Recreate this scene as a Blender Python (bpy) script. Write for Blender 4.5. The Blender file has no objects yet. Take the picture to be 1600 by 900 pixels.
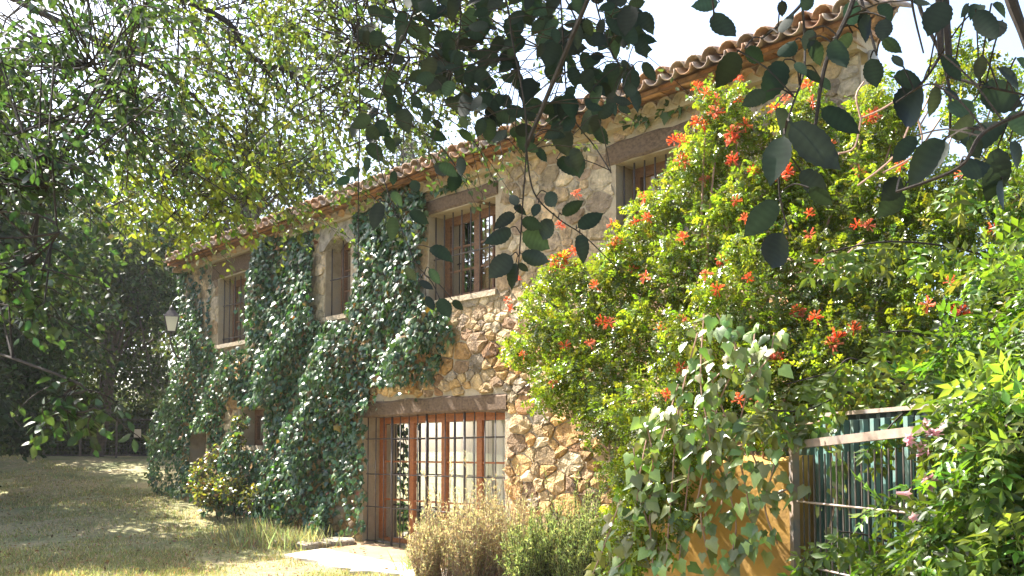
import bpy, math, random
import numpy as np
from mathutils import Vector, Matrix
random.seed(7); rng = np.random.default_rng(7)
SC = bpy.context.scene; COL = SC.collection
# ------------------------------------------------------------------ camera, sky, sun, exposure
FPX, CH, PITCH, PPY = 1450.0, 1.5, math.radians(3), 629.0
cam = bpy.data.cameras.new('camera'); cam.sensor_width = 36; cam.lens = 36*FPX/1600
cam.shift_y = (PPY-450)/1600; cam.clip_end = 1000; cam.clip_start = .05
co = bpy.data.objects.new('camera', cam); COL.objects.link(co)
co.location = (0, 0, CH); co.rotation_euler = (math.pi/2+PITCH, 0, 0); SC.camera = co
AZ, EL = math.radians(-57), math.radians(50)
SUN = Vector((math.sin(AZ)*math.cos(EL), math.cos(AZ)*math.cos(EL), math.sin(EL)))
w = bpy.data.worlds.new('World'); SC.world = w; w.use_nodes = True
nt = w.node_tree; sky = nt.nodes.new('ShaderNodeTexSky'); sky.sky_type = 'NISHITA'; sky.sun_disc = False
sky.sun_elevation = EL; sky.sun_rotation = AZ; sky.air_density = 1.0; sky.dust_density = 3.0; sky.ozone_density = 1.0
nt.links.new(sky.outputs[0], nt.nodes['Background'].inputs[0]); nt.nodes['Background'].inputs[1].default_value = .11
sl = bpy.data.lights.new('sun', 'SUN'); sl.energy = 5; sl.angle = math.radians(.5); sl.color = (1, .95, .86)
so = bpy.data.objects.new('sun', sl); COL.objects.link(so); so.rotation_euler = (-SUN).to_track_quat('-Z', 'Y').to_euler()
SC.view_settings.view_transform = 'Standard'; SC.view_settings.look = 'None'; SC.view_settings.gamma = 1
SC.view_settings.exposure = 2.22
SC.render.engine = 'CYCLES'

# ------------------------------------------------------------------ helpers
def P(px, py, Z):
    xc, yc = (px-800)/FPX, -(py-PPY)/FPX
    dy = math.cos(PITCH)-yc*math.sin(PITCH); dz = math.sin(PITCH)+yc*math.cos(PITCH)
    k = Z/dy
    return np.array((xc*k, Z, CH+dz*k))
def proj(p):
    p = np.asarray(p, float); X, Y, Zz = p[..., 0], p[..., 1], p[..., 2]-CH
    c, s = math.cos(PITCH), math.sin(PITCH)
    fz = np.maximum(Y*c+Zz*s, .01); yc = -Y*s+Zz*c
    return 800+FPX*X/fz, PPY-FPX*yc/fz, fz
def g(x, y):
    t = np.clip((np.asarray(y, float)-11.8)/17, 0, 1)
    return 1.36*t*t*(3-2*t)+.03*np.sin(x*1.3+y*.7)+.02*np.sin(x*.5-y*1.1)

def nrm(a): return a/np.maximum(np.linalg.norm(a, axis=-1, keepdims=True), 1e-9)
def frames(dirs, nor):
    y = nrm(dirs); x = nrm(np.cross(y, nor)); z = np.cross(x, y)
    return np.stack([x, y, z], axis=2)
def link(o, parent=None):
    COL.objects.link(o)
    if parent is not None:
        o.parent = parent
        if parent.type == 'EMPTY': o.matrix_parent_inverse = parent.matrix_basis.inverted()
    return o
def thing(name, label, cat, loc, group=None):
    o = bpy.data.objects.new(name, None); o.location = loc; COL.objects.link(o)
    o['label'] = label; o['category'] = cat
    if group: o['group'] = group
    return o
def me_np(name, V, T, mat, col=None, smooth=False):
    """V (n,3), T (m,3|4) arrays -> mesh"""
    me = bpy.data.meshes.new(name); n, m, k = len(V), len(T), T.shape[1]
    me.vertices.add(n); me.vertices.foreach_set('co', np.ascontiguousarray(V, np.float32).ravel())
    me.loops.add(m*k); me.loops.foreach_set('vertex_index', np.ascontiguousarray(T, np.int32).ravel())
    me.polygons.add(m); me.polygons.foreach_set('loop_start', np.arange(0, m*k, k, dtype=np.int32))
    me.polygons.foreach_set('loop_total', np.full(m, k, np.int32))
    if smooth: me.polygons.foreach_set('use_smooth', np.ones(m, bool))
    me.update(calc_edges=True)
    if col is not None: setcol(me, col)
    me.materials.append(mat); return me
def setcol(me, col):
    a = me.attributes.new('col', 'FLOAT_COLOR', 'POINT'); c = np.ones((len(me.vertices), 4), np.float32); c[:, :3] = col
    a.data.foreach_set('color', c.ravel())
def ob(name, me, parent=None, stuff=False):
    o = bpy.data.objects.new(name, me); link(o, parent)
    if stuff: o['kind'] = 'stuff'
    return o
def scatter(tv, tt, pos, R, sc, col):
    N, k = len(pos), len(tv)
    V = np.einsum('nij,kj->nki', R, tv)*np.asarray(sc).reshape(N, 1, 1)+pos[:, None, :]
    T = tt[None]+(np.arange(N)*k)[:, None, None]
    return V.reshape(-1, 3), T.reshape(-1, tt.shape[1]), np.repeat(col, k, axis=0)
class MB:
    def __init__(s): s.v = []; s.f = []
    def add(s, V, F):
        b = len(s.v); s.v += [tuple(x) for x in V]; s.f += [tuple(i+b for i in q) for q in F]; return s
    def hexa(s, c8): return s.add(c8, [(0, 3, 2, 1), (4, 5, 6, 7), (0, 1, 5, 4), (1, 2, 6, 5), (2, 3, 7, 6), (3, 0, 4, 7)])
    def box(s, a, b):
        (x0, y0, z0), (x1, y1, z1) = a, b
        return s.hexa([(x0, y0, z0), (x1, y0, z0), (x1, y1, z0), (x0, y1, z0), (x0, y0, z1), (x1, y0, z1), (x1, y1, z1), (x0, y1, z1)])
    def tube(s, pts, rad, n=5, cap=True):
        pts = np.asarray(pts, float); m = len(pts)
        rad = np.full(m, rad) if np.isscalar(rad) else np.asarray(rad)
        tg = nrm(np.gradient(pts, axis=0)); ref = np.array((0, 0, 1.)) if abs(tg[0][2]) < .9 else np.array((1., 0, 0))
        V = []
        for i in range(m):
            a = np.cross(tg[i], ref); a /= max(np.linalg.norm(a), 1e-6); b = np.cross(tg[i], a)
            for j in range(n):
                t = 2*math.pi*j/n; V.append(pts[i]+rad[i]*(math.cos(t)*a+math.sin(t)*b))
        F = [(i*n+j, i*n+(j+1) % n, (i+1)*n+(j+1) % n, (i+1)*n+j) for i in range(m-1) for j in range(n)]
        if cap: F += [tuple(range(n))[::-1], tuple((m-1)*n+j for j in range(n))]
        return s.add(V, F)
    def mesh(s, name, mat, smooth=False, col=None):
        me = bpy.data.meshes.new(name); me.from_pydata(s.v, [], s.f); me.materials.append(mat)
        if smooth: me.polygons.foreach_set('use_smooth', np.ones(len(me.polygons), bool))
        if col is not None: setcol(me, col)
        me.update(); return me
    def build(s, name, mat, parent=None, smooth=False, col=None): return ob(name, s.mesh(name, mat, smooth, col), parent)
def polyline(pts, n=6):
    pts = np.asarray(pts, float); t = np.linspace(0, len(pts)-1, n*(len(pts)-1)+1); out = []
    for u in t:
        i = min(int(u), len(pts)-2); f = u-i
        p0, p1, p2, p3 = pts[max(i-1, 0)], pts[i], pts[i+1], pts[min(i+2, len(pts)-1)]
        out.append(.5*((2*p1)+(-p0+p2)*f+(2*p0-5*p1+4*p2-p3)*f*f+(-p0+3*p1-3*p2+p3)*f**3))
    return np.array(out)

# ------------------------------------------------------------------ materials
def newmat(name):
    m = bpy.data.materials.new(name); m.use_nodes = True; return m, m.node_tree, m.node_tree.nodes['Principled BSDF']
def noise(nt, scale, detail=4, coord='Object', rough=.6):
    tc = nt.nodes.new('ShaderNodeTexCoord'); n = nt.nodes.new('ShaderNodeTexNoise')
    n.inputs['Scale'].default_value = scale; n.inputs['Detail'].default_value = detail; n.inputs['Roughness'].default_value = rough
    nt.links.new(tc.outputs[coord], n.inputs['Vector']); return n
def ramp(nt, fac, stops):
    r = nt.nodes.new('ShaderNodeValToRGB'); e = r.color_ramp.elements
    while len(e) < len(stops): e.new(.5)
    for q, (p, c) in zip(e, stops): q.position = p; q.color = (*c, 1)
    nt.links.new(fac, r.inputs[0]); return r
def bump(nt, b, h, st, dist=.02):
    n = nt.nodes.new('ShaderNodeBump'); n.inputs['Strength'].default_value = st; n.inputs['Distance'].default_value = dist
    nt.links.new(h, n.inputs['Height']); nt.links.new(n.outputs[0], b.inputs['Normal'])
def mix(nt, a, b, fac, mode='MIX'):
    m = nt.nodes.new('ShaderNodeMix'); m.data_type = 'RGBA'; m.blend_type = mode
    for s, v in ((6, a), (7, b)):
        if isinstance(v, tuple): m.inputs[s].default_value = (*v, 1)
        else: nt.links.new(v, m.inputs[s])
    if isinstance(fac, (int, float)): m.inputs[0].default_value = fac
    else: nt.links.new(fac, m.inputs[0])
    return m.outputs[2]
def mnoise(name, c0, c1, scale, rough=.85, bst=.4, bdist=.01, c2=None, bscale=None):
    m, nt, b = newmat(name); n = noise(nt, scale)
    st = [(.3, c0), (.7, c1)] if c2 is None else [(.28, c0), (.5, c1), (.72, c2)]
    nt.links.new(ramp(nt, n.outputs[0], st).outputs[0], b.inputs['Base Color']); b.inputs['Roughness'].default_value = rough
    n2 = noise(nt, bscale or scale*4, 6); bump(nt, b, n2.outputs[0], bst, bdist); return m
def mleaf(name, rough=.45, spec=.5, trans=.4, tint=(1.25, 1.2, .45)):
    m, nt, b = newmat(name)
    a = nt.nodes.new('ShaderNodeAttribute'); a.attribute_name = 'col'
    n = noise(nt, 9, 2); c = mix(nt, a.outputs[0], mix(nt, a.outputs[0], (.6, .6, .6), 1, 'MULTIPLY'), n.outputs[0])
    nt.links.new(c, b.inputs['Base Color']); b.inputs['Roughness'].default_value = rough; b.inputs['Specular IOR Level'].default_value = spec
    t = nt.nodes.new('ShaderNodeBsdfTranslucent'); nt.links.new(mix(nt, a.outputs[0], tint, 1, 'MULTIPLY'), t.inputs[0])
    s = nt.nodes.new('ShaderNodeMixShader'); s.inputs[0].default_value = trans
    nt.links.new(b.outputs[0], s.inputs[1]); nt.links.new(t.outputs[0], s.inputs[2])
    nt.links.new(s.outputs[0], nt.nodes['Material Output'].inputs[0]); return m
def mattr(name, rough=.9, nscale=14, bst=.8, bdist=.02, amount=.55):
    m, nt, b = newmat(name)
    a = nt.nodes.new('ShaderNodeAttribute'); a.attribute_name = 'col'
    n = noise(nt, nscale, 6); r = ramp(nt, n.outputs[0], [(.3, (1-amount,)*3), (.7, (1+amount*.5,)*3)])
    nt.links.new(mix(nt, a.outputs[0], r.outputs[0], 1, 'MULTIPLY'), b.inputs['Base Color'])
    b.inputs['Roughness'].default_value = rough; n2 = noise(nt, nscale*3, 8); bump(nt, b, n2.outputs[0], bst, bdist); return m
M = {}
M['stone'] = mattr('rubble_stone', bst=1., bdist=.05, nscale=11)
M['tile'] = mattr('terracotta', nscale=9, bst=.35)
M['mortar'] = mnoise('lime_mortar', (.3, .23, .15), (.43, .34, .23), 3.5, c2=(.36, .31, .24), bst=.7, bdist=.03, bscale=30)
def wood(name, c0, c1, rough=.7):
    m, nt, b = newmat(name); tc = nt.nodes.new('ShaderNodeTexCoord'); mp = nt.nodes.new('ShaderNodeMapping')
    mp.inputs['Rotation'].default_value = (0, 0, math.radians(47)); mp.inputs['Scale'].default_value = (1.2, 9, 9)
    n = nt.nodes.new('ShaderNodeTexNoise'); n.inputs['Scale'].default_value = 4; n.inputs['Detail'].default_value = 6
    nt.links.new(tc.outputs['Object'], mp.inputs[0]); nt.links.new(mp.outputs[0], n.inputs[0])
    nt.links.new(ramp(nt, n.outputs[0], [(.3, c0), (.7, c1)]).outputs[0], b.inputs['Base Color']); b.inputs['Roughness'].default_value = rough
    bump(nt, b, n.outputs[0], .6, .01); return m
M['beam'] = wood('weathered_beam', (.075, .045, .026), (.18, .115, .068), .9)
M['orange_wood'] = wood('varnished_wood', (.3, .09, .025), (.45, .16, .045), .45)
M['brown_wood'] = wood('brown_wood', (.13, .06, .03), (.26, .13, .06), .6)
M['shutter'] = wood('tan_shutter', (.4, .24, .1), (.55, .36, .16), .6)
M['iron'] = mnoise('dark_iron', (.04, .035, .035), (.1, .075, .06), 20, .6, .2)
M['rust'] = mnoise('rusty_painted_steel', (.2, .22, .24), (.34, .25, .2), 7, .5, .2, c2=(.45, .36, .3))
M['gate_steel'] = mnoise('weathered_gate_steel', (.1, .13, .16), (.26, .19, .15), 5, .55, .25, c2=(.36, .28, .23))
M['dark_sheet'] = mnoise('dark_sheet', (.012, .022, .022), (.03, .045, .042), 6, .6, .2)
M['green_metal'] = mnoise('green_sheet_metal', (.05, .13, .12), (.12, .22, .2), 5, .5, .15, c2=(.17, .2, .17))
M['ochre'] = mnoise('ochre_render', (.3, .17, .05), (.52, .29, .07), 2.6, .95, .5, c2=(.4, .24, .09), bscale=30)
M['concrete'] = mnoise('pale_concrete', (.4, .36, .29), (.54, .49, .41), 3, .9, .3)
M['curtain'] = mnoise('curtain_cloth', (.58, .53, .44), (.7, .64, .54), 3, .9, .1)
M['dark'] = mnoise('dark_interior', (.02, .017, .014), (.04, .034, .028), 3)  # near-black colour stands in for the darkness of unlit rooms
M['bark'] = mnoise('bark', (.05, .04, .03), (.13, .1, .075), 12, .95, .8, .03)
M['twig'] = mnoise('twig_bark', (.018, .013, .011), (.04, .029, .023), 30, .95, .3)
M['pinktwig'] = mnoise('pale_twig', (.3, .17, .12), (.4, .25, .18), 30, .7, .2)
M['iron_roof'] = M['iron']
m, nt_, b = newmat('frosted_glass'); b.inputs['Base Color'].default_value = (.75, .72, .62, 1); b.inputs['Roughness'].default_value = .5
t_ = nt_.nodes.new('ShaderNodeBsdfTranslucent'); t_.inputs[0].default_value = (.8, .77, .66, 1)
s_ = nt_.nodes.new('ShaderNodeMixShader'); s_.inputs[0].default_value = .5
nt_.links.new(b.outputs[0], s_.inputs[1]); nt_.links.new(t_.outputs[0], s_.inputs[2]); nt_.links.new(s_.outputs[0], nt_.nodes['Material Output'].inputs[0]); M['frost'] = m
m, nt_, b = newmat('window_glass'); tr = nt_.nodes.new('ShaderNodeBsdfTransparent'); gl = nt_.nodes.new('ShaderNodeBsdfGlossy'); gl.inputs['Roughness'].default_value = .02
s_ = nt_.nodes.new('ShaderNodeMixShader'); fr = nt_.nodes.new('ShaderNodeFresnel'); fr.inputs[0].default_value = 1.3
nt_.links.new(fr.outputs[0], s_.inputs[0]); nt_.links.new(tr.outputs[0], s_.inputs[1]); nt_.links.new(gl.outputs[0], s_.inputs[2])
nt_.links.new(s_.outputs[0], nt_.nodes['Material Output'].inputs[0]); M['glass'] = m
M['leaf_ivy'] = mleaf('ivy_leaf', .36, .6, .22, (1.1, 1.25, .5))
M['leaf_gloss'] = mleaf('broad_glossy_leaf', .42, .9, .25, (1.4, 1.5, .5))
M['leaf_bush'] = mleaf('small_bright_leaf', .27, .75, .42, (1.8, 1.65, .4))
M['leaf_tree'] = mleaf('tree_leaf', .45, .45, .4, (1.4, 1.42, .45))
M['leaf_dark'] = mleaf('thick_dark_leaf', .55, .25, .25, (1.1, 1.2, .5))
M['leaf_far'] = mleaf('woodland_leaf', .6, .2, .38, (1.4, 1.35, .5))
M['leaf_vine'] = mleaf('vine_leaf', .38, .5, .4, (1.6, 1.55, .45))
M['grass'] = mleaf('grass_blade', .7, .2, .4, (1.2, 1.15, .7))
M['needle'] = mleaf('needle_leaf', .6, .3, .5, (1.3, 1.3, .8))
M['petal'] = mleaf('petal', .6, .2, .45, (1.3, 1.0, .9))

# ------------------------------------------------------------------ leaf templates (y = length 1, z = normal)
def outline_leaf(side, curl=.18, fold=.18):
    """side: list of (y, halfwidth); midrib verts + both sides"""
    ys = [s[0] for s in side]; n = len(side); V = []
    for y, h in side: V.append((0, y, -curl*y*y))
    for sg in (-1, 1):
        for y, h in side: V.append((sg*h, y+.0, -curl*y*y+fold*h))
    T = []
    for i in range(n-1):
        for k, off in ((0, n), (1, 2*n)):
            q = (i, i+1, off+i+1, off+i); q = q if k else q[::-1]
            T += [(q[0], q[1], q[2]), (q[0], q[2], q[3])]
    mul = np.ones((len(V), 1)); mul[:n] = 1.45; mul[1:n:2] = 1.2; mul[n::3] = .85
    return np.array(V, float), np.array(T), mul
L_TOOTH = outline_leaf([(y, h*1.02) for y, h in [(0, .012), (.05, .02), (.12, .17), (.2, .235), (.25, .235), (.31, .285), (.37, .275), (.44, .305), (.5, .285), (.57, .29), (.63, .25), (.69, .25), (.76, .185), (.82, .17), (.89, .085), (1, .004)]])
L_OVAL = outline_leaf([(0, .01), (.1, .05), (.3, .22), (.52, .27), (.75, .19), (1, .004)])
L_SIMPLE = outline_leaf([(0, .02), (.4, .26), (1, .01)], .2, .25)
def fan_leaf(pts, zc=.06):
    V = [(0, .3, zc)]+[(x, y, -.12*(abs(x)+.4*y*y)) for x, y in pts]; n = len(pts)
    return np.array(V, float), np.array([(0, i+1, (i+1) % n+1) for i in range(n)])
L_IVY = fan_leaf([(.04, 0), (.3, -.08), (.34, .14), (.52, .34), (.3, .48), (.2, .66), (0, 1), (-.2, .66), (-.3, .48), (-.52, .34), (-.34, .14), (-.3, -.08), (-.04, 0)])
L_HEART = fan_leaf([(.0, .05), (.16, -.06), (.36, .02), (.44, .22), (.36, .48), (.18, .72), (0, 1), (-.18, .72), (-.36, .48), (-.44, .22), (-.36, .02), (-.16, -.06)], .0)
L_BROAD = fan_leaf([(.02, .08), (.2, -.04), (.3, .06), (.46, .26), (.34, .4), (.22, .66), (0, 1), (-.22, .66), (-.34, .4), (-.46, .26), (-.3, .06), (-.2, -.04), (-.02, .08)], .05)
def pinnate(pairs, ll, lw, droop=.25):
    V, T = [], []
    def lf(b, d, ln, wd):
        b = np.array(b); d = np.array(d)/np.linalg.norm(d); s = np.cross(d, (0, 0, 1)); s /= np.linalg.norm(s); k = len(V)
        V.extend([b, b+d*ln*.45+s*wd+(0, 0, .03), b+d*ln*.45-(0, 0, .02), b+d*ln*.45-s*wd+(0, 0, .03), b+d*ln-(0, 0, .06)])
        T.extend([(k, k+1, k+2), (k, k+2, k+3), (k+1, k+4, k+2), (k+2, k+4, k+3)])
    for i in range(pairs):
        y = .25+.62*i/max(pairs-1, 1)
        for s in (-1, 1): lf((0, y, -droop*y*y), (s, .45, -.15), ll, lw)
    lf((0, .88, -droop*.8), (0, 1, -.3), ll*1.15, lw)
    k = len(V); V.extend([(-.012, 0, 0), (.012, 0, 0), (.008, .5, -droop*.25), (0, .9, -droop*.81)]); T.extend([(k, k+1, k+2), (k, k+2, k+3)])
    return np.array(V, float), np.array(T)
L_PIN = pinnate(3, .34, .13); L_PIN2 = pinnate(3, .42, .1, .4)

def jitcol(base, n, v=.3, hue=.15):
    b = np.asarray(base, float)
    c = b[None]*np.exp(rng.normal(0, v, (n, 1)))*(1+rng.normal(0, hue, (n, 3))); return np.clip(c, .003, .9)
def leaves(name, tpl, pos, R, sc, col, mat, parent, n_ind=0, vis=None, variants=6, rest='foliage', stuff=True):
    """n_ind of the leaves (largest in view) become objects of their own, the rest one mesh"""
    pos = np.asarray(pos); sc = np.asarray(sc); N = len(pos); ind = np.zeros(N, bool)
    if n_ind:
        x, y, d = proj(pos); size = sc/d*FPX
        size = np.where((x > 5) & (x < 1595) & (y > 5) & (y < 895) & (pos[:, 1] > .3), size, 0)
        if vis is not None: size = size*vis
        idx = np.argsort(-size)[:n_ind]; idx = idx[size[idx] > 0]; ind[idx] = True
        order = list(idx); mes = []
        for v in range(variants):
            c = col[order[v*len(order)//variants]] if order else (0.1, .1, .1)
            mes.append(me_np('leaf', tpl[0], tpl[1], mat, np.repeat(np.asarray(c)[None], len(tpl[0]), 0)*(tpl[2] if len(tpl) > 2 else 1)))
        for k, i in enumerate(order):
            o = bpy.data.objects.new('leaf', mes[k % variants])
            m4 = np.eye(4); m4[:3, :3] = R[i]*sc[i]; m4[:3, 3] = pos[i]
            link(o, parent); o.matrix_basis = Matrix(m4.tolist())
    r = ~ind
    if r.any():
        V, T, C = scatter(tpl[0], tpl[1], pos[r], R[r], sc[r], col[r]); C = C*np.tile(tpl[2], (r.sum(), 1)) if len(tpl) > 2 else C; ob(rest, me_np(rest, V, T, mat, C), parent, stuff)

# ------------------------------------------------------------------ ground
xs = np.unique(np.concatenate([np.linspace(-120, -30, 19), np.linspace(-30, 20, 126), np.linspace(20, 120, 19)]))
ys = np.unique(np.concatenate([np.linspace(-40, 0, 13), np.linspace(0, 45, 113), np.linspace(45, 200, 24)]))
X, Y = np.meshgrid(xs, ys); Z = g(X, Y)+.012*rng.normal(size=X.shape)*((Y > 0) & (Y < 45))
V = np.stack([X, Y, Z], -1).reshape(-1, 3); nx = len(xs)
i = np.arange(len(ys)-1)[:, None]*nx+np.arange(nx-1)[None]; Q = np.stack([i, i+1, i+1+nx, i+nx], -1).reshape(-1, 4)
m, nt_, b = newmat('dry_lawn'); n1 = noise(nt_, .9, 6); n2 = noise(nt_, 14, 6)
c1 = ramp(nt_, n1.outputs[0], [(.3, (.12, .145, .05)), (.45, (.22, .22, .1)), (.6, (.31, .26, .15)), (.75, (.16, .18, .07))])
c2 = ramp(nt_, n2.outputs[0], [(.3, (.55, .55, .5)), (.7, (1.3, 1.25, 1.1))])
nt_.links.new(mix(nt_, c1.outputs[0], c2.outputs[0], 1, 'MULTIPLY'), b.inputs['Base Color']); b.inputs['Roughness'].default_value = .95
bump(nt_, b, noise(nt_, 35, 6).outputs[0], .8, .04)
ground = ob('ground', me_np('ground', V, Q, m, smooth=True)); ground['kind'] = 'structure'

# ------------------------------------------------------------------ facade frame: u along the wall (0 = near corner), z up, o outward
O3 = np.array((3.22, 8.40, 0)); D3 = np.array((-.681, .732, 0)); N3 = np.array((-.732, -.681, 0)); LEN = 14.73; TOP = 5.28
E3 = np.array((math.sin(math.radians(22.5)), math.cos(math.radians(22.5)), 0))
def F(u, z, o=0): return O3+D3*u+N3*o+np.array((0, 0, z))
def FP(px, py, o=0):
    a = P(px, py, 1.)-np.array((0, 0, CH)); C = np.array((0, 0, CH)); t = np.dot(O3+N3*o-C, N3)/np.dot(a, N3); q = C+a*t
    return np.dot(q-O3, D3), q[2]
def fbox(mb, u0, u1, z0, z1, o0, o1):
    return mb.hexa([F(u0, z0, o0), F(u0, z0, o1), F(u1, z0, o1), F(u1, z0, o0), F(u0, z1, o0), F(u0, z1, o1), F(u1, z1, o1), F(u1, z1, o0)])
def opening(l, r, top, bot, lz=None):
    u1 = FP(l, top)[0]; u0 = FP(r, top-.25*(r-l))[0]; return (u0, u1, FP(l, bot)[1], FP(l, top)[1])
W_R = opening(962, 1108, 257, 400); W_M = opening(670, 774, 338, 473); W_A = opening(509, 548, 378, 497)
W_L = opening(342, 388, 437, 540); W_B = opening(568, 789, 650, 852); W_S = opening(375, 412, 640, 697); W_D = opening(296, 322, 678, 728)
OPEN = [W_R, W_M, W_A, W_L, W_B, W_S, W_D]
print('openings', [[round(v, 2) for v in o] for o in OPEN])
BASE = (O3+D3*LEN/2); house = thing('farmhouse', 'old two-storey stone farmhouse with clay tile eaves and barred windows', 'house', (BASE[0], BASE[1], 0))
# wall core with openings, reveals
mb = MB(); us = sorted({0, LEN, *[o[0] for o in OPEN], *[o[1] for o in OPEN]}); zs = sorted({-.3, TOP, *[o[2] for o in OPEN], *[o[3] for o in OPEN]})
for a, b_ in zip(us, us[1:]):
    for c, d in zip(zs, zs[1:]):
        mu, mz = (a+b_)/2, (c+d)/2
        if any(o[0] < mu < o[1] and o[2] < mz < o[3] for o in OPEN): continue
        mb.add([F(a, c), F(a, d), F(b_, d), F(b_, c)], [(0, 1, 2, 3)])
RV = .42
for (u0, u1, z0, z1) in OPEN:
    for A, B in (((u0, z0), (u0, z1)), ((u0, z1), (u1, z1)), ((u1, z1), (u1, z0)), ((u1, z0), (u0, z0))):
        mb.add([F(*A), F(*B), F(*B, -RV), F(*A, -RV)], [(0, 1, 2, 3)])
c0, c1, c2, c3 = O3, O3+E3*7, O3+D3*LEN+E3*7, O3+D3*LEN
up = np.array((0, 0, TOP)); dn = np.array((0, 0, -.3)); dpt = 7*abs(np.dot(E3, N3)); 
rg = np.array((0, 0, TOP+dpt/2*.32))
for a, b_ in ((c0, c1), (c1, c2), (c2, c3)): mb.add([a+dn, b_+dn, b_+up, a+up], [(0, 1, 2, 3)])
for a, b_ in ((c0, c1), (c3, c2)): mb.add([a+up, b_+up, (a+b_)/2+rg], [(0, 1, 2)])
wall = mb.build('wall', M['mortar'], house)
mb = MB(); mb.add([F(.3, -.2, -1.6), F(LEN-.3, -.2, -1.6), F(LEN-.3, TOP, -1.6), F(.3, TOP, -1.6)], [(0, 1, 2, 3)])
mb.add([F(.3, 2.66, -.43), F(LEN-.3, 2.66, -.43), F(LEN-.3, 2.66, -1.6), F(.3, 2.66, -1.6)], [(0, 1, 2, 3)]); mb.build('darkened_interior_wall', M['dark'], house)  # backing coloured dark so the rooms behind the openings look unlit

# ivy region on the wall, in picture coordinates turned into wall coordinates
IVY = [(352, 570), (366, 520), (382, 440), (384, 400), (400, 380), (440, 358), (482, 346), (500, 350), (490, 372), (484, 420), (486, 470), (496, 497), (520, 497), (545, 440), (548, 372), (538, 345),
       (556, 305), (600, 292), (655, 292), (664, 335), (655, 372), (640, 410), (648, 450), (690, 490), (698, 520), (676, 575), (655, 612), (610, 640), (576, 650), (568, 700), (566, 770), (560, 830), (505, 838), (440, 812), (345, 800), (300, 780), (300, 745), (330, 715), (362, 700), (374, 640), (350, 610)]
IVY2 = [(278, 408), (290, 415), (302, 470), (318, 520), (345, 545), (362, 575), (356, 620), (342, 690), (322, 700), (318, 680), (296, 670), (292, 730), (320, 745), (330, 775), (250, 775), (228, 740), (236, 640), (268, 600), (276, 520)]
IVY3 = [(575, 300), (680, 268), (740, 242), (750, 262), (690, 300), (640, 322)]
IVY4 = [(960, 175), (1090, 132), (1105, 150), (1050, 172), (975, 205)]
def topoly(pl, o): return np.array([FP(x, y, o) for x, y in pl])
IVYP = [topoly(IVY, .2), topoly(IVY2, .1), topoly(IVY3, .1), topoly(IVY4, .08)]
def inside(poly, q):
    x, y = q[..., 0], q[..., 1]; r = np.zeros(x.shape, bool); j = len(poly)-1
    for k in range(len(poly)):
        xi, yi = poly[k]; xj, yj = poly[j]
        r ^= ((yi > y) != (yj > y)) & (x < (xj-xi)*(y-yi)/((yj-yi) if yj != yi else 1e-9)+xi); j = k
    return r
# lintels
LINT = {}
def lintel(key, l, r, top, bot, h=None, o=.025):
    u1, z1 = FP(l, top); u0 = FP(r, top)[0]; z0 = FP(l, bot)[1]
    LINT[key] = (u0, u1, z0, z1); n = 9; mb = MB(); V = []
    for k in range(n):
        u = u0+(u1-u0)*k/(n-1); j = .018
        dz0, dz1, do = random.uniform(-j, j), random.uniform(-j, j), random.uniform(-.008, .008)
        V += [F(u, z0+dz0, -.3), F(u, z0+dz0, o-.015+do), F(u, z0+.03+dz0, o+do), F(u, z1-.03+dz1, o+do), F(u, z1+dz1, o-.02+do), F(u, z1+dz1, -.3)]
    Fc = [(k*6+a, k*6+(a+1) % 6, (k+1)*6+(a+1) % 6, (k+1)*6+a) for k in range(n-1) for a in range(6)]+[tuple(range(6)), tuple((n-1)*6+a for a in range(5, -1, -1))]
    mb.add(V, Fc); return mb.build('lintel', M['beam'], house)
def zs_(o): return o[3]
lintel('R', 948, 1120, 228, 259); lintel('M', 660, 778, 318, 340); lintel('L', 333, 392, 412, 438); lintel('B', 560, 793, 629, 652)

# stones: Voronoi rubble
seeds = []; cell = {}
def near(u, z, r):
    a, b_ = int(u/.4), int(z/.4)
    for p in range(a-1, a+2):
        for q in range(b_-1, b_+2):
            for (x, y, rr) in cell.get((p, q), ()):
                if (x-u)**2+((y-z)*1.45)**2 < (.5*(r+rr))**2*1.0: return True
    return False
def put(u, z, r): seeds.append((u, z, r)); cell.setdefault((int(u/.4), int(z/.4)), []).append((u, z, r))
HOLES = OPEN+list(LINT.values())
for o in (W_B, W_M, W_R, W_L, W_S):   # quoins beside the openings
    z = o[2]+.1
    while z < o[3]:
        for s in (-1, 1):
            wd = random.choice((.16, .24, .3)); put(o[0]-wd if s < 0 else o[1]+wd, z, .34)
        z += random.uniform(.22, .32)
for k in range(16000):
    u, z = random.uniform(-.1, LEN+.1), random.uniform(-.3, TOP+.1); t = random.random()
    r = (random.uniform(.26, .44) if k < 500 else random.uniform(.17, .28) if k < 3500 else random.uniform(.09, .17))
    zb = LINT['B'][3]
    if 3.5 < u < 8.2 and zb < z < zb+.36: r = random.uniform(.12, .17)
    if not near(u, z, r): put(u, z, r)
S = np.array(seeds)
def clip(poly, a, b_, c):  # keep a*x+b*y<=c
    out = []
    for k in range(len(poly)):
        p, q = poly[k], poly[(k+1) % len(poly)]; dp, dq = a*p[0]+b_*p[1]-c, a*q[0]+b_*q[1]-c
        if dp <= 0: out.append(p)
        if dp*dq < 0: t = dp/(dp-dq); out.append((p[0]+t*(q[0]-p[0]), p[1]+t*(q[1]-p[1])))
    return out
PAL = [(.46, .28, .11), (.5, .34, .16), (.56, .43, .26), (.36, .28, .19), (.3, .16, .07), (.44, .25, .09), (.38, .26, .13), (.52, .37, .19), (.27, .17, .09), (.48, .3, .12)]
stones = []; Sz = S.copy(); Sz[:, 1] *= 1.45
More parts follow.
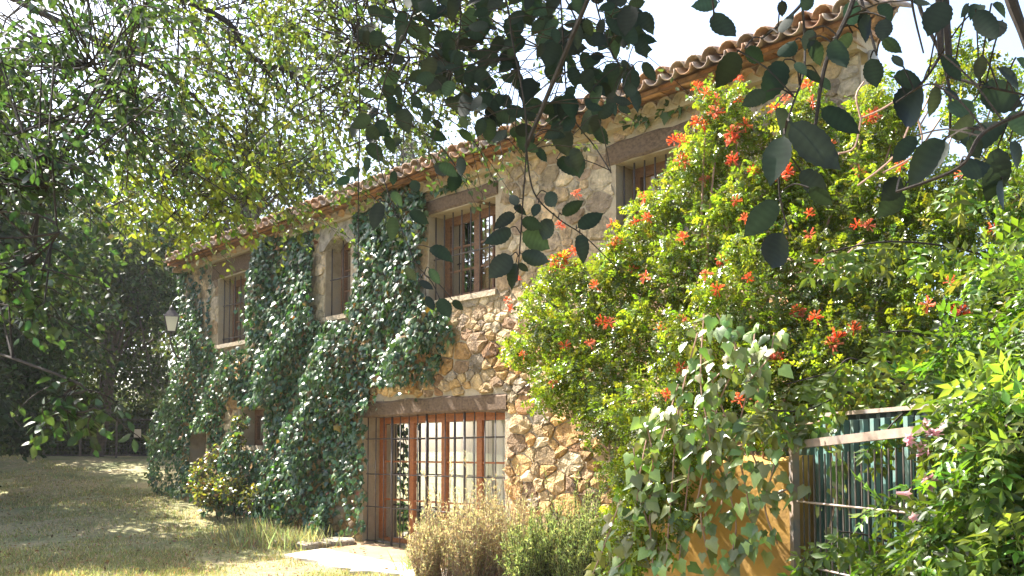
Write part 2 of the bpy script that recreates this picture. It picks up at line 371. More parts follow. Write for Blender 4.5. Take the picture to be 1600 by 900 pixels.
for k in range(len(S)):
    u, z, r = S[k]
    if any(h[0]-.02 < u < h[1]+.02 and h[2]-.02 < z < h[3]+.02 for h in HOLES): continue
    d = (Sz[:, 0]-Sz[k, 0])**2+(Sz[:, 1]-Sz[k, 1])**2; nb = np.argsort(d)[1:16]
    poly = [(u-.5, z-.4), (u+.5, z-.4), (u+.5, z+.4), (u-.5, z+.4)]
    for j in nb:
        wgt = .5+.5*(r*r-S[j, 2]**2)/max(4*d[j], 1e-4)*1.0; wgt = min(max(wgt, .25), .75)
        a, b_ = Sz[j, 0]-Sz[k, 0], (Sz[j, 1]-Sz[k, 1])
        mx, my = Sz[k, 0]+a*wgt, Sz[k, 1]+b_*wgt
        poly = clip(poly, a, b_*1.45, a*mx+b_*my)
        if len(poly) < 3: break
    if len(poly) < 3: continue
    for h in HOLES:
        if u < h[0]-.6 or u > h[1]+.6 or z < h[2]-.6 or z > h[3]+.6: continue
        du, dz = max(h[0]-u, u-h[1]), max(h[2]-z, z-h[3])
        if du >= dz: poly = clip(poly, 1, 0, h[0]-.004) if u < h[0] else clip(poly, -1, 0, -h[1]-.004)
        else: poly = clip(poly, 0, 1, h[2]-.004) if z < h[2] else clip(poly, 0, -1, -h[3]-.004)
        if len(poly) < 3: break
    if len(poly) < 3: continue
    poly = clip(clip(clip(poly, 1, 0, LEN-.01), -1, 0, -.01), 0, 1, TOP-.03)
    if len(poly) < 3: continue
    p = np.array(poly); c = p.mean(0); sz = np.sqrt(((p-c)**2).sum(1).mean())
    if sz < .035: continue
    gap = random.uniform(.005, .013); p = c+(p-c)*max(1-gap/sz*1.15, .5)
    q = []                                    # Chaikin corner cutting + jitter
    for a in range(len(p)):
        A, B = p[a], p[(a+1) % len(p)]; q += [A*.86+B*.14, A*.14+B*.86]
    q = np.array(q); 
    upper = np.clip((c[1]-2.9)/.5, 0, 1)
    h = random.uniform(.015, .06)*(1-.5*upper)*min(1, sz/.1+.3)
    n = len(q); j = lambda s: rng.normal(0, s*1.5, (n, 2))
    V = [F(*x, -.03) for x in q]+[F(*x, h*.55+random.uniform(-.008, .008)) for x in c+(q-c)*.97+j(.004)]
    V += [F(*x, h+random.uniform(-.45, .25)*h) for x in c+(q-c)*.82+j(.008)]+[F(*c, h*random.uniform(.9, 1.25))]
    Fc = [(rr*n+a, rr*n+(a+1) % n, (rr+1)*n+(a+1) % n, (rr+1)*n+a) for rr in (0, 1) for a in range(n)]+[(2*n+a, 2*n+(a+1) % n, 3*n) for a in range(n)]
    cc = np.array(random.choice(PAL)); grey = np.array((.43, .37, .29)); cc = cc*(1-.4*upper)+grey*.4*upper
    cc = cc*math.exp(random.gauss(.17, .2)); stones.append((c, sz, V, Fc, cc, n))
cst = np.array([s[0] for s in stones]); hid = np.zeros(len(stones), bool)
for p in IVYP[:1]: hid |= inside(p, cst)
px_, py_, d_ = proj(np.array([F(*c) for c in cst])); size = np.array([s[1] for s in stones])/d_
hid |= (px_ > 830) & (py_ > 420+.9*(900-px_)) & (py_ < 640) | (px_ > 935) & (py_ > 440)
size = np.where(hid | (px_ > 1350), 0, size); big = set(np.argsort(-size)[:300].tolist())
mv, mf, mc = [], [], []
for k, (c, sz, V, Fc, cc, n) in enumerate(stones):
    if k in big and size[k] > 0:
        ob_ = MB().add(V, Fc).build('stone', M['stone'], wall, False, cc)
    else:
        bs = len(mv); mv += V; mf += [tuple(i+bs for i in q) for q in Fc]; mc += [cc]*len(V)
me = bpy.data.meshes.new('stone_infill'); me.from_pydata(mv, [], mf); me.materials.append(M['stone']); setcol(me, np.array(mc)); ob('stone_infill', me, wall, True)
print('stones', len(stones))

# ------------------------------------------------------------------ roof and eaves
roof_z = TOP+.13; OV = .36; SL = .3
def RF(u, s, up=0):   # s = distance up the slope from the eave edge
    return F(u, roof_z+s*SL+up, OV-s)
def shear(u, s): # keep the plan's skew: the eave line follows the near end wall
    return u-max(s-OV, 0)*0
mb = MB(); ri = dpt/2+OV
def skew(s): return -(s-OV)*(np.dot(E3, D3)/np.dot(E3, N3))*1.0
V = [RF(-.15+skew(0)*0, 0, -.03), RF(LEN+.15, 0, -.03), RF(LEN+.15+np.dot(E3, D3)*3.5, ri, -.03), RF(-.15+np.dot(E3, D3)*3.5, ri, -.03)]
V2 = [V[3], V[2], V[2]-N3*ri-np.array((0, 0, ri*SL))+D3*np.dot(E3, D3)*3.5, V[3]-N3*ri-np.array((0, 0, ri*SL))+D3*np.dot(E3, D3)*3.5]
mb.add(V, [(0, 1, 2, 3)]).add(V2, [(0, 1, 2, 3)]); mb.add([v-np.array((0, 0, .06)) for v in V], [(3, 2, 1, 0)])
roof = mb.build('roof', M['tile'], house, False, (.3, .16, .09))
def tile_mesh(w0, w1, ln, convex, col, seg=6):
    V, Fc = [], []
    for y, w in ((0, w0), (ln, w1)):
        for th in (.0, .016):
            for k in range(seg+1):
                t = math.pi*k/seg; r = w/2-th
                V.append((math.cos(t)*r, y, (math.sin(t)*r*.95)*(1 if convex else -1)))
    s = seg+1
    for k in range(seg):
        Fc += [(k, k+1, 2*s+k+1, 2*s+k), (s+k+1, s+k, 3*s+k, 3*s+k+1), (k+1, k, s+k, s+k+1), (2*s+k, 2*s+k+1, 3*s+k+1, 3*s+k)]
    Fc += [(0, 2*s, 3*s, s), (seg, s+seg, 3*s+seg, 2*s+seg)]
    return MB().add(V, Fc).mesh('roof_tile', M['tile'], True, np.array(col))
TC = [(.4, .22, .13), (.34, .22, .15), (.32, .24, .18), (.44, .25, .14), (.29, .21, .16), (.4, .29, .21)]
covers = [tile_mesh(.21, .16, .46, True, c) for c in TC]; pans = [tile_mesh(.2, .17, .46, False, c) for c in TC]; gen = [tile_mesh(.2, .17, .3, True, (c[0]*1.05, c[1]*1.1, c[2])) for c in TC]
def place(me, name, u, z, o, slope, parent, jit=.02):
    ob_ = bpy.data.objects.new(name, me); link(ob_, parent)
    y = -N3*math.cos(slope)+np.array((0, 0, math.sin(slope))); x = -D3; zz = np.cross(x, y)
    m4 = np.eye(4); m4[:3, 0] = x; m4[:3, 1] = y; m4[:3, 2] = zz; m4[:3, 3] = F(u, z, o)
    ob_.matrix_basis = Matrix(m4.tolist()) @ Matrix.Rotation(random.gauss(0, jit), 4, 'Z') @ Matrix.Rotation(random.gauss(0, jit*.6), 4, 'X'); return ob_
TS = .205; nT = int((LEN+.3)/TS)
for row in range(3):
    for k in range(nT):
        u = -.05+k*TS; s = row*.36
        place(random.choice(covers), 'roof_tile', u+random.gauss(0, .006), roof_z+s*SL+.05+random.gauss(0, .006), OV+.03-s, math.atan(SL), roof, .025)
        if row == 0: place(random.choice(pans), 'roof_tile', u+TS/2, roof_z+.055, OV+.06, math.atan(SL), roof)
# rest of the roof: one corrugated sheet of tiles
sv = []; nu = nT*8; rows = 8
for r in range(rows+1):
    s = 1.0+(ri-1.0)*r/rows
    for k in range(nu+1):
        u = -.1+(LEN+.2)*k/nu; sv.append(RF(u+np.dot(E3, D3)*3.5*max(s-1, 0)/(ri-1), s, .04+.06*abs(math.sin(math.pi*u/TS))))
sf = [(r*(nu+1)+k, r*(nu+1)+k+1, (r+1)*(nu+1)+k+1, (r+1)*(nu+1)+k) for r in range(rows) for k in range(nu)]
o_ = MB().add(sv, sf).build('tile_rows', M['tile'], roof, True, np.array((.36, .2, .12))); o_['kind'] = 'stuff'
cornice = fbox(MB(), -.02, LEN, TOP-.09, TOP+.075, -.3, .1).build('cornice', M['mortar'], house)
for k in range(nT): place(random.choice(gen), 'cornice_tile', .06+k*TS, TOP-.06, .2, math.radians(2), cornice, .015)
u = -.08
while u < LEN:
    l = random.uniform(.26, .3); mb = MB(); dz = random.gauss(0, .004); do = random.gauss(0, .006)
    fbox(mb, u+.004, u+l-.004, TOP+.078+dz, TOP+.122+dz, -.2, .29+do); mb.build('brick', M['tile'], cornice, False, np.array(random.choice([(.5, .24, .11), (.46, .25, .14), (.52, .29, .15)]))); u += l

# ------------------------------------------------------------------ windows
def bars_v(n, u0, u1, z0, z1, o, r, parent, name='bar', thick=()):
    for k in range(n):
        u = u0+(u1-u0)*k/(n-1); rr = r*2.1 if k in thick else r
        MB().tube([F(u, z0, o), F(u, z1, o)], rr, 6).build(name, M['iron'], parent, True)
def bars_h(zz, u0, u1, o, r, parent):
    for z in zz: MB().tube([F(u0, z, o), F(u1, z, o)], r, 6).build('bar', M['iron'], parent, True)
def window(op, wood_m, cols, rows, mull, o=-.3, back='shutter', grille=8, hb=(.5,), name='window', go=-.1, gr=.011, sill=True, thick=()):
    u0, u1, z0, z1 = op; t = .065; mb = MB()
    for a in ((u0, u0+t, z0, z1), (u1-t, u1, z0, z1), (u0+t, u1-t, z1-t, z1), (u0+t, u1-t, z0, z0+t)): fbox(mb, *a, o-.06, o)
    win = mb.build(name, wood_m, house)
    iu0, iu1, iz0, iz1 = u0+t, u1-t, z0+t, z1-t; n = mull
    for s in range(n):
        a, b_ = iu0+(iu1-iu0)*s/n, iu0+(iu1-iu0)*(s+1)/n; q = .055; mb = MB()
        for e in ((a, a+q, iz0, iz1), (b_-q, b_, iz0, iz1), (a+q, b_-q, iz1-q, iz1), (a+q, b_-q, iz0, iz0+q)): fbox(mb, *e, o-.045, o+.012)
        mb.build('sash', wood_m, win)
        A, B = a+q, b_-q; Z0, Z1 = iz0+q, iz1-q
        for c in range(cols):
            for r in range(rows):
                pu0, pu1, pz0, pz1 = A+(B-A)*c/cols, A+(B-A)*(c+1)/cols, Z0+(Z1-Z0)*r/rows, Z0+(Z1-Z0)*(r+1)/rows
                fbox(MB(), pu0+.01, pu1-.01, pz0+.01, pz1-.01, o-.024, o-.02).build('pane', M['glass'], win)
        for c in range(1, cols): uu = A+(B-A)*c/cols; fbox(MB(), uu-.012, uu+.012, Z0, Z1, o-.04, o-.003).build('glazing_bar', wood_m, win)
        for r in range(1, rows): zz = Z0+(Z1-Z0)*r/rows; fbox(MB(), A, B, zz-.013, zz+.013, o-.038, o-.001).build('glazing_bar', wood_m, win)
        if back == 'shutter': fbox(MB(), A-.03, B+.03, Z0-.03, Z1+.03, o-.1, o-.075).build('shutter', M['shutter'], win)
        if back == 'curtain':
            V, m_ = [], 26
            for k in range(m_+1):
                uu = a-.01+(b_-a+.02)*k/m_; oo = o-.16+.035*math.sin(k*1.45+s)+.015*math.sin(k*3.1)
                V += [F(uu, Z0-.05, oo), F(uu, Z1+.05, oo*.5+(o-.16)*.5)]
            MB().add(V, [(2*k, 2*k+1, 2*k+3, 2*k+2) for k in range(m_)]).build('curtain', M['curtain'], win, True)
    if grille:
        bars_v(grille, u0+.04, u1-.04, z0+.01, z1-.01, go, gr, win, thick=thick)
        bars_h([z0+(z1-z0)*k for k in hb], u0, u1, go, gr*1.1, win)
    if sill: fbox(MB(), u0-.05, u1+.05, z0-.07, z0+.006, -.3, .05).build('sill', M['concrete'] if sill == 2 else M['mortar'], win)
    return win
window(W_R, M['brown_wood'], 2, 3, 2, grille=9, hb=(.5,)); window(W_M, M['brown_wood'], 2, 3, 2, grille=8, hb=(.5,))
window(W_L, M['brown_wood'], 2, 3, 1, back='', grille=6, hb=(.1, .6)); 
window(W_B, M['orange_wood'], 1, 3, 4, o=-.3, back='curtain', grille=16, hb=(.04, .3, .55, .82), go=-.06, thick=(4, 8, 12), gr=.009, sill=False)
window(W_S, M['brown_wood'], 1, 1, 1, back='', grille=0)
window(W_A, M['brown_wood'], 1, 3, 1, back='', grille=3, hb=(.5,))
# arch stone over the narrow window, and a plank door in the low opening
u0, u1, z0, z1 = W_A; mb = MB(); n = 8; V = []
for k in range(n+1):
    u = u0-.14+(u1-u0+.28)*k/n; t = (u-u0)/(u1-u0); zin = z1-.16+.2*math.sin(math.pi*min(max(t, 0), 1)) if 0 <= t <= 1 else z1-.16
    V += [F(u, zin, -.26), F(u, zin, .04), F(u, z1+.3, .035), F(u, z1+.3, -.1)]
mb.add(V, [(k*4+a, k*4+a+1, k*4+5+a, k*4+4+a) for k in range(n) for a in range(3)]+[(0, 1, 2, 3), (n*4+3, n*4+2, n*4+1, n*4)])
mb.build('arch_stone', M['stone'], house, False, np.array((.42, .36, .29)))
u0, u1, z0, z1 = W_D
dr = fbox(MB(), u0+.01, u1-.01, z0-.3, z1-.01, -.38, -.34).build('cellar_door', M['brown_wood'], house)
for k in range(4): a = u0+.02+(u1-u0-.04)*k/4; fbox(MB(), a+.004, a+(u1-u0-.04)/4-.004, z0-.2, z1-.03, -.337, -.32).build('plank', M['brown_wood'], dr)
# thin cable slung under the eaves
# drainpipe at the near corner
p0 = F(-.07, 0, -.1)
dp = MB().tube([p0+np.array((0, 0, 0.)), p0+np.array((0, 0, 5.2))], .045, 10).build('drainpipe', M['concrete'], house, True)

# ------------------------------------------------------------------ wall lantern on the far corner
L0 = P(268, 505, 18.75); lam = thing('wall_lantern', 'black iron wall lantern with frosted panes at the ivied far corner', 'lantern', L0)
def ring(r, z, n=4): return [L0+np.array((r*math.cos(a+.35+math.pi/4), r*math.sin(a+.35+math.pi/4), z)) for a in [2*math.pi*k/n for k in range(n)]]
b0, b1, b2, b3 = ring(.11, -.17), ring(.19, .12), ring(.215, .13), ring(.07, .27)
MB().add(b2+b3, [(k, (k+1) % 4, 4+(k+1) % 4, 4+k) for k in range(4)]+[(3, 2, 1, 0), (4, 5, 6, 7)]).build('lamp_roof', M['iron'], lam)
MB().tube([L0+np.array((0, 0, .26)), L0+np.array((0, 0, .31)), L0+np.array((0, 0, .34)), L0+np.array((0, 0, .37))], [.05, .05, .025, .012], 8).build('finial', M['iron'], lam, True)
for k in range(4):
    a, b_, c, d = b0[k], b0[(k+1) % 4], b1[(k+1) % 4], b1[k]
    MB().add([a, b_, c, d], [(0, 1, 2, 3)]).build('pane', M['frost'], lam); MB().tube([a, d], .012, 5).build('frame_bar', M['iron'], lam)
MB().add(ring(.12, -.19)+ring(.12, -.165), [(k, (k+1) % 4, 4+(k+1) % 4, 4+k) for k in range(4)]+[(3, 2, 1, 0), (4, 5, 6, 7)]).build('base_plate', M['iron'], lam)
wq = F(LEN-.05, L0[2]-.55, .0); bp = polyline([wq, wq*.5+L0*.5+np.array((0, 0, -.42)), L0+np.array((-.02, 0, -.36)), L0+np.array((0, 0, -.19))], 6)
MB().tube(bp, .018, 6).tube(polyline([wq+np.array((0, 0, -.1)), wq*.6+L0*.4+np.array((0, 0, -.35)), wq*.4+L0*.6+np.array((0, 0, -.18)), wq*.55+L0*.45+np.array((0, 0, -.12))]), .012, 5).build('bracket', M['iron'], lam, True)

# ------------------------------------------------------------------ paving in front of the wall
def strip(name, ua, ub, o0, o1, zt, mat, n=30):
    V = []
    for k in range(n+1):
        u = ua+(ub-ua)*k/n; j0, j1 = random.gauss(0, .02), random.gauss(0, .07)
        a, b_ = F(u, 0, o0+j0), F(u, 0, o1+j1)
        for q in (a, b_): V += [np.array((q[0], q[1], g(q[0], q[1])+zt)), np.array((q[0], q[1], g(q[0], q[1])-.2))]
    Fc = []
    for k in range(n):
        a, c = k*4, k*4+4
        Fc += [(a, a+2, c+2, c), (a+2, a+3, c+3, c+2), (a+1, a, c, c+1)]
    Fc += [(0, 1, 3, 2), (n*4, n*4+2, n*4+3, n*4+1)]
    o = MB().add(V, Fc).build(name, mat); o['kind'] = 'structure'; return o
u_l, u_r = 7.9, 2.2
strip('path', u_r, u_l, .8, 1.45, .04, M['concrete'])
strip('forecourt', u_r, u_l+.5, -.02, .85, .012, mnoise('earth_floor', (.22, .14, .07), (.33, .22, .12), 4, .95, .4))
for k, (px, py, Zd, wx, wy, rz) in enumerate([(455, 846, 14.2, .3, .2, .3), (522, 836, 14.1, .34, .2, -.5), (490, 846, 13.9, .26, .18, .9)]):
    p = P(px, py, Zd); p[2] = g(p[0], p[1])
    n = 9; V = []
    for zz, sc_ in ((-.08, 1), (.07, 1), (.09, .9)):
        for a in range(n):
            t = 2*math.pi*a/n; V.append(p+np.array((math.cos(t+rz)*wx*sc_*(1+.12*math.sin(3*a+k)), math.sin(t+rz)*wy*sc_*(1+.15*math.cos(2*a+k)), zz+.02*math.sin(a*2.3))))
    o = MB().add(V, [(r*n+a, r*n+(a+1) % n, (r+1)*n+(a+1) % n, (r+1)*n+a) for r in (0, 1) for a in range(n)]+[tuple(2*n+a for a in range(n))]).build('flat_stone', M['stone'], None, False, np.array((.4, .33, .24)))
    o['label'] = ['broad flat stone slab lying at the foot of the ivy, leftmost of three', 'flat stone slab beside the grilled window opening, rightmost of three', 'flat stone slab nearest the pale path, middle of three'][k]; o['category'] = 'stone'; o['group'] = 'flat stones at the ivy foot'

# ------------------------------------------------------------------ ivy on the facade
ivy = thing('ivy', 'dense green ivy climbing the middle of the stone facade', 'ivy', F(8.5, 0, .2))
ivyc = thing('ivy', 'glossy ivy strands climbing the far corner beside the lantern', 'ivy', F(LEN-.2, 0.5, .1))
ivye = thing('ivy', 'thin ivy hanging under the eaves above the small upper window', 'ivy', F(3.5, 4.9, .05))
def ivy_fill(poly, dens, thick, smin, smax, parent, nind, base=(.062, .125, .052)):
    lo, hi = poly.min(0), poly.max(0); n = int((hi-lo).prod()*dens); q = lo+(hi-lo)*rng.random((n, 2)); q = q+rng.normal(0, .05, q.shape); 
    k = inside(poly, q); nz = np.sin(q[:, 0]*2.3)*np.sin(q[:, 1]*1.9+q[:, 0])+.6*np.sin(q[:, 0]*5.1+1)*np.sin(q[:, 1]*4.3)
    k &= rng.random(n) < .8+.35*(nz+.6); q, nz = q[k], nz[k]; n = len(q)
    bulge = np.clip(1.6-q[:, 1]*.18, .5, 1.6)
    lump = np.sin(q[:, 0]*3.1+.8*np.sin(q[:, 1]*2))*np.sin(q[:, 1]*2.6+.5)
    o = .03+thick*bulge*(rng.random(n)**.6)*np.clip(.65+.4*nz+.55*lump, .25, 2); o = np.clip(o, .03, .9)
    z = np.maximum(q[:, 1], .02+0*o); pos = O3+D3*q[:, :1]+N3*o[:, None]; pos[:, 2] = z
    gx = g(pos[:, 0], pos[:, 1]); pos[:, 2] = np.maximum(pos[:, 2], gx+.03)
    x_, y_, _ = proj(pos); keep = np.ones(n, bool)
    for (xa, xb, ya, yb) in ((373, 413, 634, 702), (336, 384, 404, 545), (488, 543, 352, 500), (296, 324, 676, 735), (574, 800, 600, 860), (665, 780, 300, 480)): keep &= ~((x_ > xa) & (x_ < xb) & (y_ > ya) & (y_ < yb) & (rng.random(n) > .04))
    keep &= ~((x_ > 572) & (x_ < 800) & (y_ > 640)) & ~((x_ > 505) & (y_ > 640) & (o > .22))
    pos, q, o = pos[keep], q[keep], o[keep]; n = len(pos)
    nor = N3[None]+rng.normal(0, .5, (n, 3))+np.array((0, 0, .35)); dr = np.array((0, 0, -1))+rng.normal(0, .45, (n, 3))+N3*.25
    sc = rng.uniform(smin, smax, n)*np.exp(rng.normal(0, .15, n)); col = jitcol(base, n, .28, .1)
    yl = rng.random(n) < .03; col[yl] = jitcol((.25, .13, .03), yl.sum(), .3)
    fr = rng.random(n) < .18; col[fr] = jitcol((.1, .17, .04), fr.sum(), .25)
    vis = np.where(o > np.quantile(o, .6), 1., 0) if n > 400 else None
    leaves('ivy', L_IVY, pos, frames(dr, nor), sc, col, M['leaf_ivy'], parent, nind, vis)
ivy_fill(IVYP[0], 700, .3, .06, .105, ivy, 300); ivy_fill(IVYP[1], 520, .14, .055, .09, ivyc, 200); ivy_fill(IVYP[2], 450, .12, .07, .11, ivy, 0); ivy_fill(IVYP[3], 260, .12, .08, .12, ivye, 60)
mb = MB()
for k in range(46):
    u = random.uniform(6.2, 11.5); z = .1; pts = []
    while z < random.uniform(2, 5):
        if not inside(IVYP[0], np.array((u, z))) or any(h[0]-.05 < u < h[1]+.05 and h[2] < z < h[3] for h in OPEN): break
        pts.append(F(u, z, .05+.03*random.random())); z += .35; u += random.gauss(0, .12)
    if len(pts) > 2: mb.tube(pts, np.linspace(.014, .004, len(pts)), 4)
mb.build('stem', M['twig'], ivy)
# sparse strands over bare stone near the left window
for (px, py, l) in [(302, 415, .9), (318, 408, 1.4), (330, 430, 1.5), (308, 440, 1.6)]:
    u, z = FP(px, py); n = int(l*60); t = rng.random(n); q = np.stack([u+.06*np.sin(t*9+px)+rng.normal(0, .05, n), z-t*l], 1)
    pos = np.array([F(a, b_, .05) for a, b_ in q]); leaves('s', L_IVY, pos, frames(np.array((0, 0, -1.))+rng.normal(0, .4, (n, 3)), N3+rng.normal(0, .4, (n, 3))), rng.uniform(.05, .09, n), jitcol((.04, .1, .06), n), M['leaf_ivy'], ivyc)

# ------------------------------------------------------------------ clump foliage
def clump_leaves(clumps, dens, smin, smax, base, tilt=.7, hang=.4, v=.3, hue=.12, shell=.45):
    """clumps: (x,y,z,rx,ry,rz)"""
    PP, RR, SS, CC = [], [], [], []
    for (x, y, z, rx, ry, rz) in clumps:
        n = max(8, int(dens*(rx*ry+ry*rz+rx*rz)*4.2)); d = nrm(rng.normal(size=(n, 3))); r = rng.random(n)**shell
        p = np.array((x, y, z))+d*r[:, None]*np.array((rx, ry, rz)); nor = d*.5+np.array((0, 0, .6))+rng.normal(0, tilt, (n, 3))
        dr = d*.7+np.array((0, 0, -hang))+rng.normal(0, .6, (n, 3))
        PP.append(p); RR.append(frames(dr, nor)); SS.append(rng.uniform(smin, smax, n)); CC.append(jitcol(np.asarray(base)*math.exp(random.gauss(0, .15)), n, v, hue))
    return np.concatenate(PP), np.concatenate(RR), np.concatenate(SS), np.concatenate(CC)

# cape honeysuckle bush: (px, py, depth, radius px)
BUSH = [(830, 545, 9.0, 34), (850, 470, 9.1, 34), (880, 430, 9.0, 30), (900, 520, 8.7, 55), (870, 600, 8.6, 42), (930, 590, 8.3, 50), (960, 460, 8.6, 60), (985, 400, 8.6, 42), (950, 660, 8.0, 45), (1000, 540, 8.2, 60),
        (1020, 340, 8.5, 40), (1060, 440, 8.2, 62), (1075, 300, 8.4, 48), (1100, 240, 8.3, 44), (1125, 180, 8.2, 28), (1105, 150, 8.2, 16), (1155, 150, 8.1, 20), (1150, 225, 8.1, 42), (1130, 370, 8.0, 65), (1180, 300, 7.9, 55), (1215, 225, 7.9, 30), (1225, 175, 7.8, 18), (1265, 150, 7.8, 20), (1270, 190, 7.8, 26),
        (1240, 280, 7.7, 50), (1290, 240, 7.7, 40), (1210, 380, 7.6, 62), (1300, 320, 7.5, 60), (1340, 250, 7.5, 40), (1355, 180, 7.5, 32), (1380, 140, 7.5, 22), (1400, 200, 7.4, 34), (1370, 330, 7.3, 60), (1440, 290, 7.2, 55), (1450, 370, 7.0, 62), (1510, 310, 7.0, 55), (1570, 290, 6.9, 50), (1555, 390, 6.8, 65), (1480, 120, 7.4, 26), (1525, 100, 7.4, 24), (1560, 130, 7.3, 28), (1500, 180, 7.3, 22), (1560, 200, 7.2, 30), (1490, 70, 7.4, 14),
        (1090, 560, 7.5, 70), (1020, 640, 7.5, 60), (1160, 470, 7.4, 65), (1290, 430, 7.3, 65), (1380, 440, 7.1, 65), (1220, 540, 7.2, 60), (1310, 530, 7.0, 60), (1400, 530, 6.9, 60), (1470, 460, 6.8, 60), (1560, 480, 6.7, 60), (1090, 650, 7.2, 55), (1180, 620, 7.0, 60), (1270, 610, 6.9, 45), (1480, 560, 6.6, 55), (1580, 580, 6.5, 60), (1000, 730, 7.6, 50), (1060, 740, 7.3, 45), (985, 810, 7.5, 38), (1340, 590, 6.9, 40), (980, 880, 7.5, 35), (1050, 850, 7.3, 30), (1040, 700, 6.75, 45), (1010, 770, 6.8, 45), (1060, 790, 6.6, 28), (1000, 850, 6.8, 40), (1100, 690, 6.5, 30), (1190, 665, 6.4, 32)]
bcl = []
for (px, py, Zd, r) in BUSH:
    p = P(px, py, Zd); R_ = r*Zd/FPX*1.06; bcl.append((*p, R_, R_*1.15, R_*.95))
    for k in range(3):
        a = random.uniform(0, 6.28); q = P(px+math.cos(a)*r*.9, py+math.sin(a)*r*.8, Zd+random.uniform(-.3, .2)); bcl.append((*q, R_*.38, R_*.38, R_*.38))
bush = thing('flowering_shrub', 'tall sprawling shrub with tubular orange flowers in front of the house', 'shrub', (2.4, 7.6, 0))
p, R_, s, c = clump_leaves(bcl, 430, .055, .1, (.15, .21, .03), .6, .15)
leaves('bush', L_PIN, p, R_, s, c, M['leaf_bush'], bush)
mb = MB()
for (px, py, Zd, r) in BUSH:
    if py > 690: continue
    e = P(px, py, Zd); b0_ = np.array((2.2+random.gauss(0, .5), 7.7+random.gauss(0, .25), .2)); md = (e+b0_)/2+np.array((random.gauss(0, .15), 0, .25))
    mb.tube(polyline([b0_, md, e], 5), np.linspace(.02, .006, 11), 5)
mb.build('stem', M['pinktwig'], bush)
mb = MB()
for pts in [[(1345, 185), (1338, 150), (1350, 128)], [(1345, 185), (1375, 172), (1395, 160)], [(1345, 185), (1335, 230), (1310, 240)], [(1340, 290), (1400, 240), (1430, 165)], [(1380, 270), (1440, 230), (1425, 160)], [(1300, 420), (1325, 395), (1350, 375)], [(1555, 425), (1570, 395), (1600, 380)]]:
    mb.tube(polyline([P(x, y, 6.75) for x, y in pts], 4), .008, 5)
o = mb.build('bare_twig', M['pinktwig'], bush); o['kind'] = 'stuff'
bc = np.array(bcl)
def front(px, py):
    best = 99
    for (px0, py0, Zd, r) in BUSH:
        d2 = ((px-px0)**2+(py-py0)**2)/(r*1.1)**2
        if d2 < 1: best = min(best, Zd-r*Zd/FPX*math.sqrt(1-d2))
    return best if best < 90 else np.interp(px, [800, 1100, 1600], [8.9, 7.9, 6.6])
FL = [(1090, 136, 1), (1102, 146, 1), (1119, 155, 1), (1153, 124, .8), (1115, 176, 1.3), (1098, 196, 1.2), (1164, 196, 1.3), (1143, 207, 1.2), (1153, 158, .8), (1229, 155, .9), (1210, 170, .9), (1262, 133, 1), (1269, 160, 1), (1357, 186, 1.3), (1294, 226, 1.1), (1053, 220, 1.1), (1064, 251, 1.3), (1145, 248, 1.1), (1229, 269, 1.3), (1143, 222, 1), (1408, 260, .8), (1505, 272, 1.1), (1343, 269, 1), (1176, 267, .8), (1102, 282, 1),
      (1150, 315, .8), (1067, 372, 1), (1129, 405, 1.2), (1169, 436, .8), (1105, 431, 1), (1121, 452, 1), (1264, 334, .7), (1265, 367, .9), (1338, 352, .7), (1357, 352, .9), (1553, 359, .9), (1486, 441, .8), (1450, 476, 1), (1501, 488, 1.8), (1251, 495, 1.1), (1274, 496, .9), (1334, 514, 1), (1301, 539, 1.6), (1219, 567, 1.8), (1065, 500, .8), (1064, 576, .9), (1164, 343, .8),
      (956, 350, .8), (992, 348, .8), (965, 379, 1.2), (879, 403, 1.5), (896, 393, 1), (865, 420, 1.1), (808, 438, .7), (793, 469, .6), (796, 482, .7), (930, 446, .9), (951, 505, 1.2), (882, 541, 1), (922, 538, .9), (1032, 513, .8), (817, 555, .6), (1005, 309, .9), (875, 353, .8), (901, 303, .9), (1011, 341, .9), (989, 420, .8), (1008, 433, .9), (903, 413, .8), (865, 600, .7), (1043, 617, .9), (1155, 625, .9), (1182, 625, 1), (1160, 665, .8), (1280, 410, .7)]
def trumpet(ln, r0, r1, n=5, lobe=.6):
    V, T = [], []
    for y, r in ((0, r0), (ln*.6, r0*1.5), (ln*.85, r1)):
        for k in range(n): t = 2*math.pi*k/n; V.append((r*math.cos(t), y, r*math.sin(t)))
    for k in range(n): t = 2*math.pi*(k+.5)/n; V.append((r1*2.1*math.cos(t), ln*(.85+.12*lobe), r1*2.1*math.sin(t)))
    for a in (0, 1):
        for k in range(n): i0, i1, j0, j1 = a*n+k, a*n+(k+1) % n, (a+1)*n+k, (a+1)*n+(k+1) % n; T += [(i0, i1, j1), (i0, j1, j0)]
    for k in range(n): T.append((2*n+k, 2*n+(k+1) % n, 3*n+k))
    return np.array(V), np.array(T)
TR = trumpet(1, .055, .1)
def cluster(n, ln, base, name):
    d = nrm(rng.normal(size=(n, 3))+np.array((0, 0, .35))); pos = d*.015; R_ = frames(d, nrm(rng.normal(size=(n, 3))))
    V, T, C = scatter(TR[0], TR[1], pos, R_, rng.uniform(.75, 1.1, n)*ln, jitcol(base, n, .22, .1)); return me_np(name, V, T, M['petal'], C)
FM = [cluster(random.randint(15, 22), .06, bcol, 'flower_cluster') for bcol in ((.78, .19, .06), (.8, .24, .09), (.8, .28, .15), (.72, .14, .045), (.8, .3, .17))]
for k, (px, py, s) in enumerate(FL):
    for j in range(2 if s > 1 else 1):
        o = ob('flower_cluster', FM[(k+j) % 5], bush); q = P(px+j*random.uniform(-14, 14), py+j*random.uniform(-12, 12), front(px, py)-.06)
        o.location = q; o.rotation_euler = (random.uniform(-.5, .5), random.uniform(-.5, .5), random.uniform(0, 6.28)); o.scale = (.9*s**.6,)*3

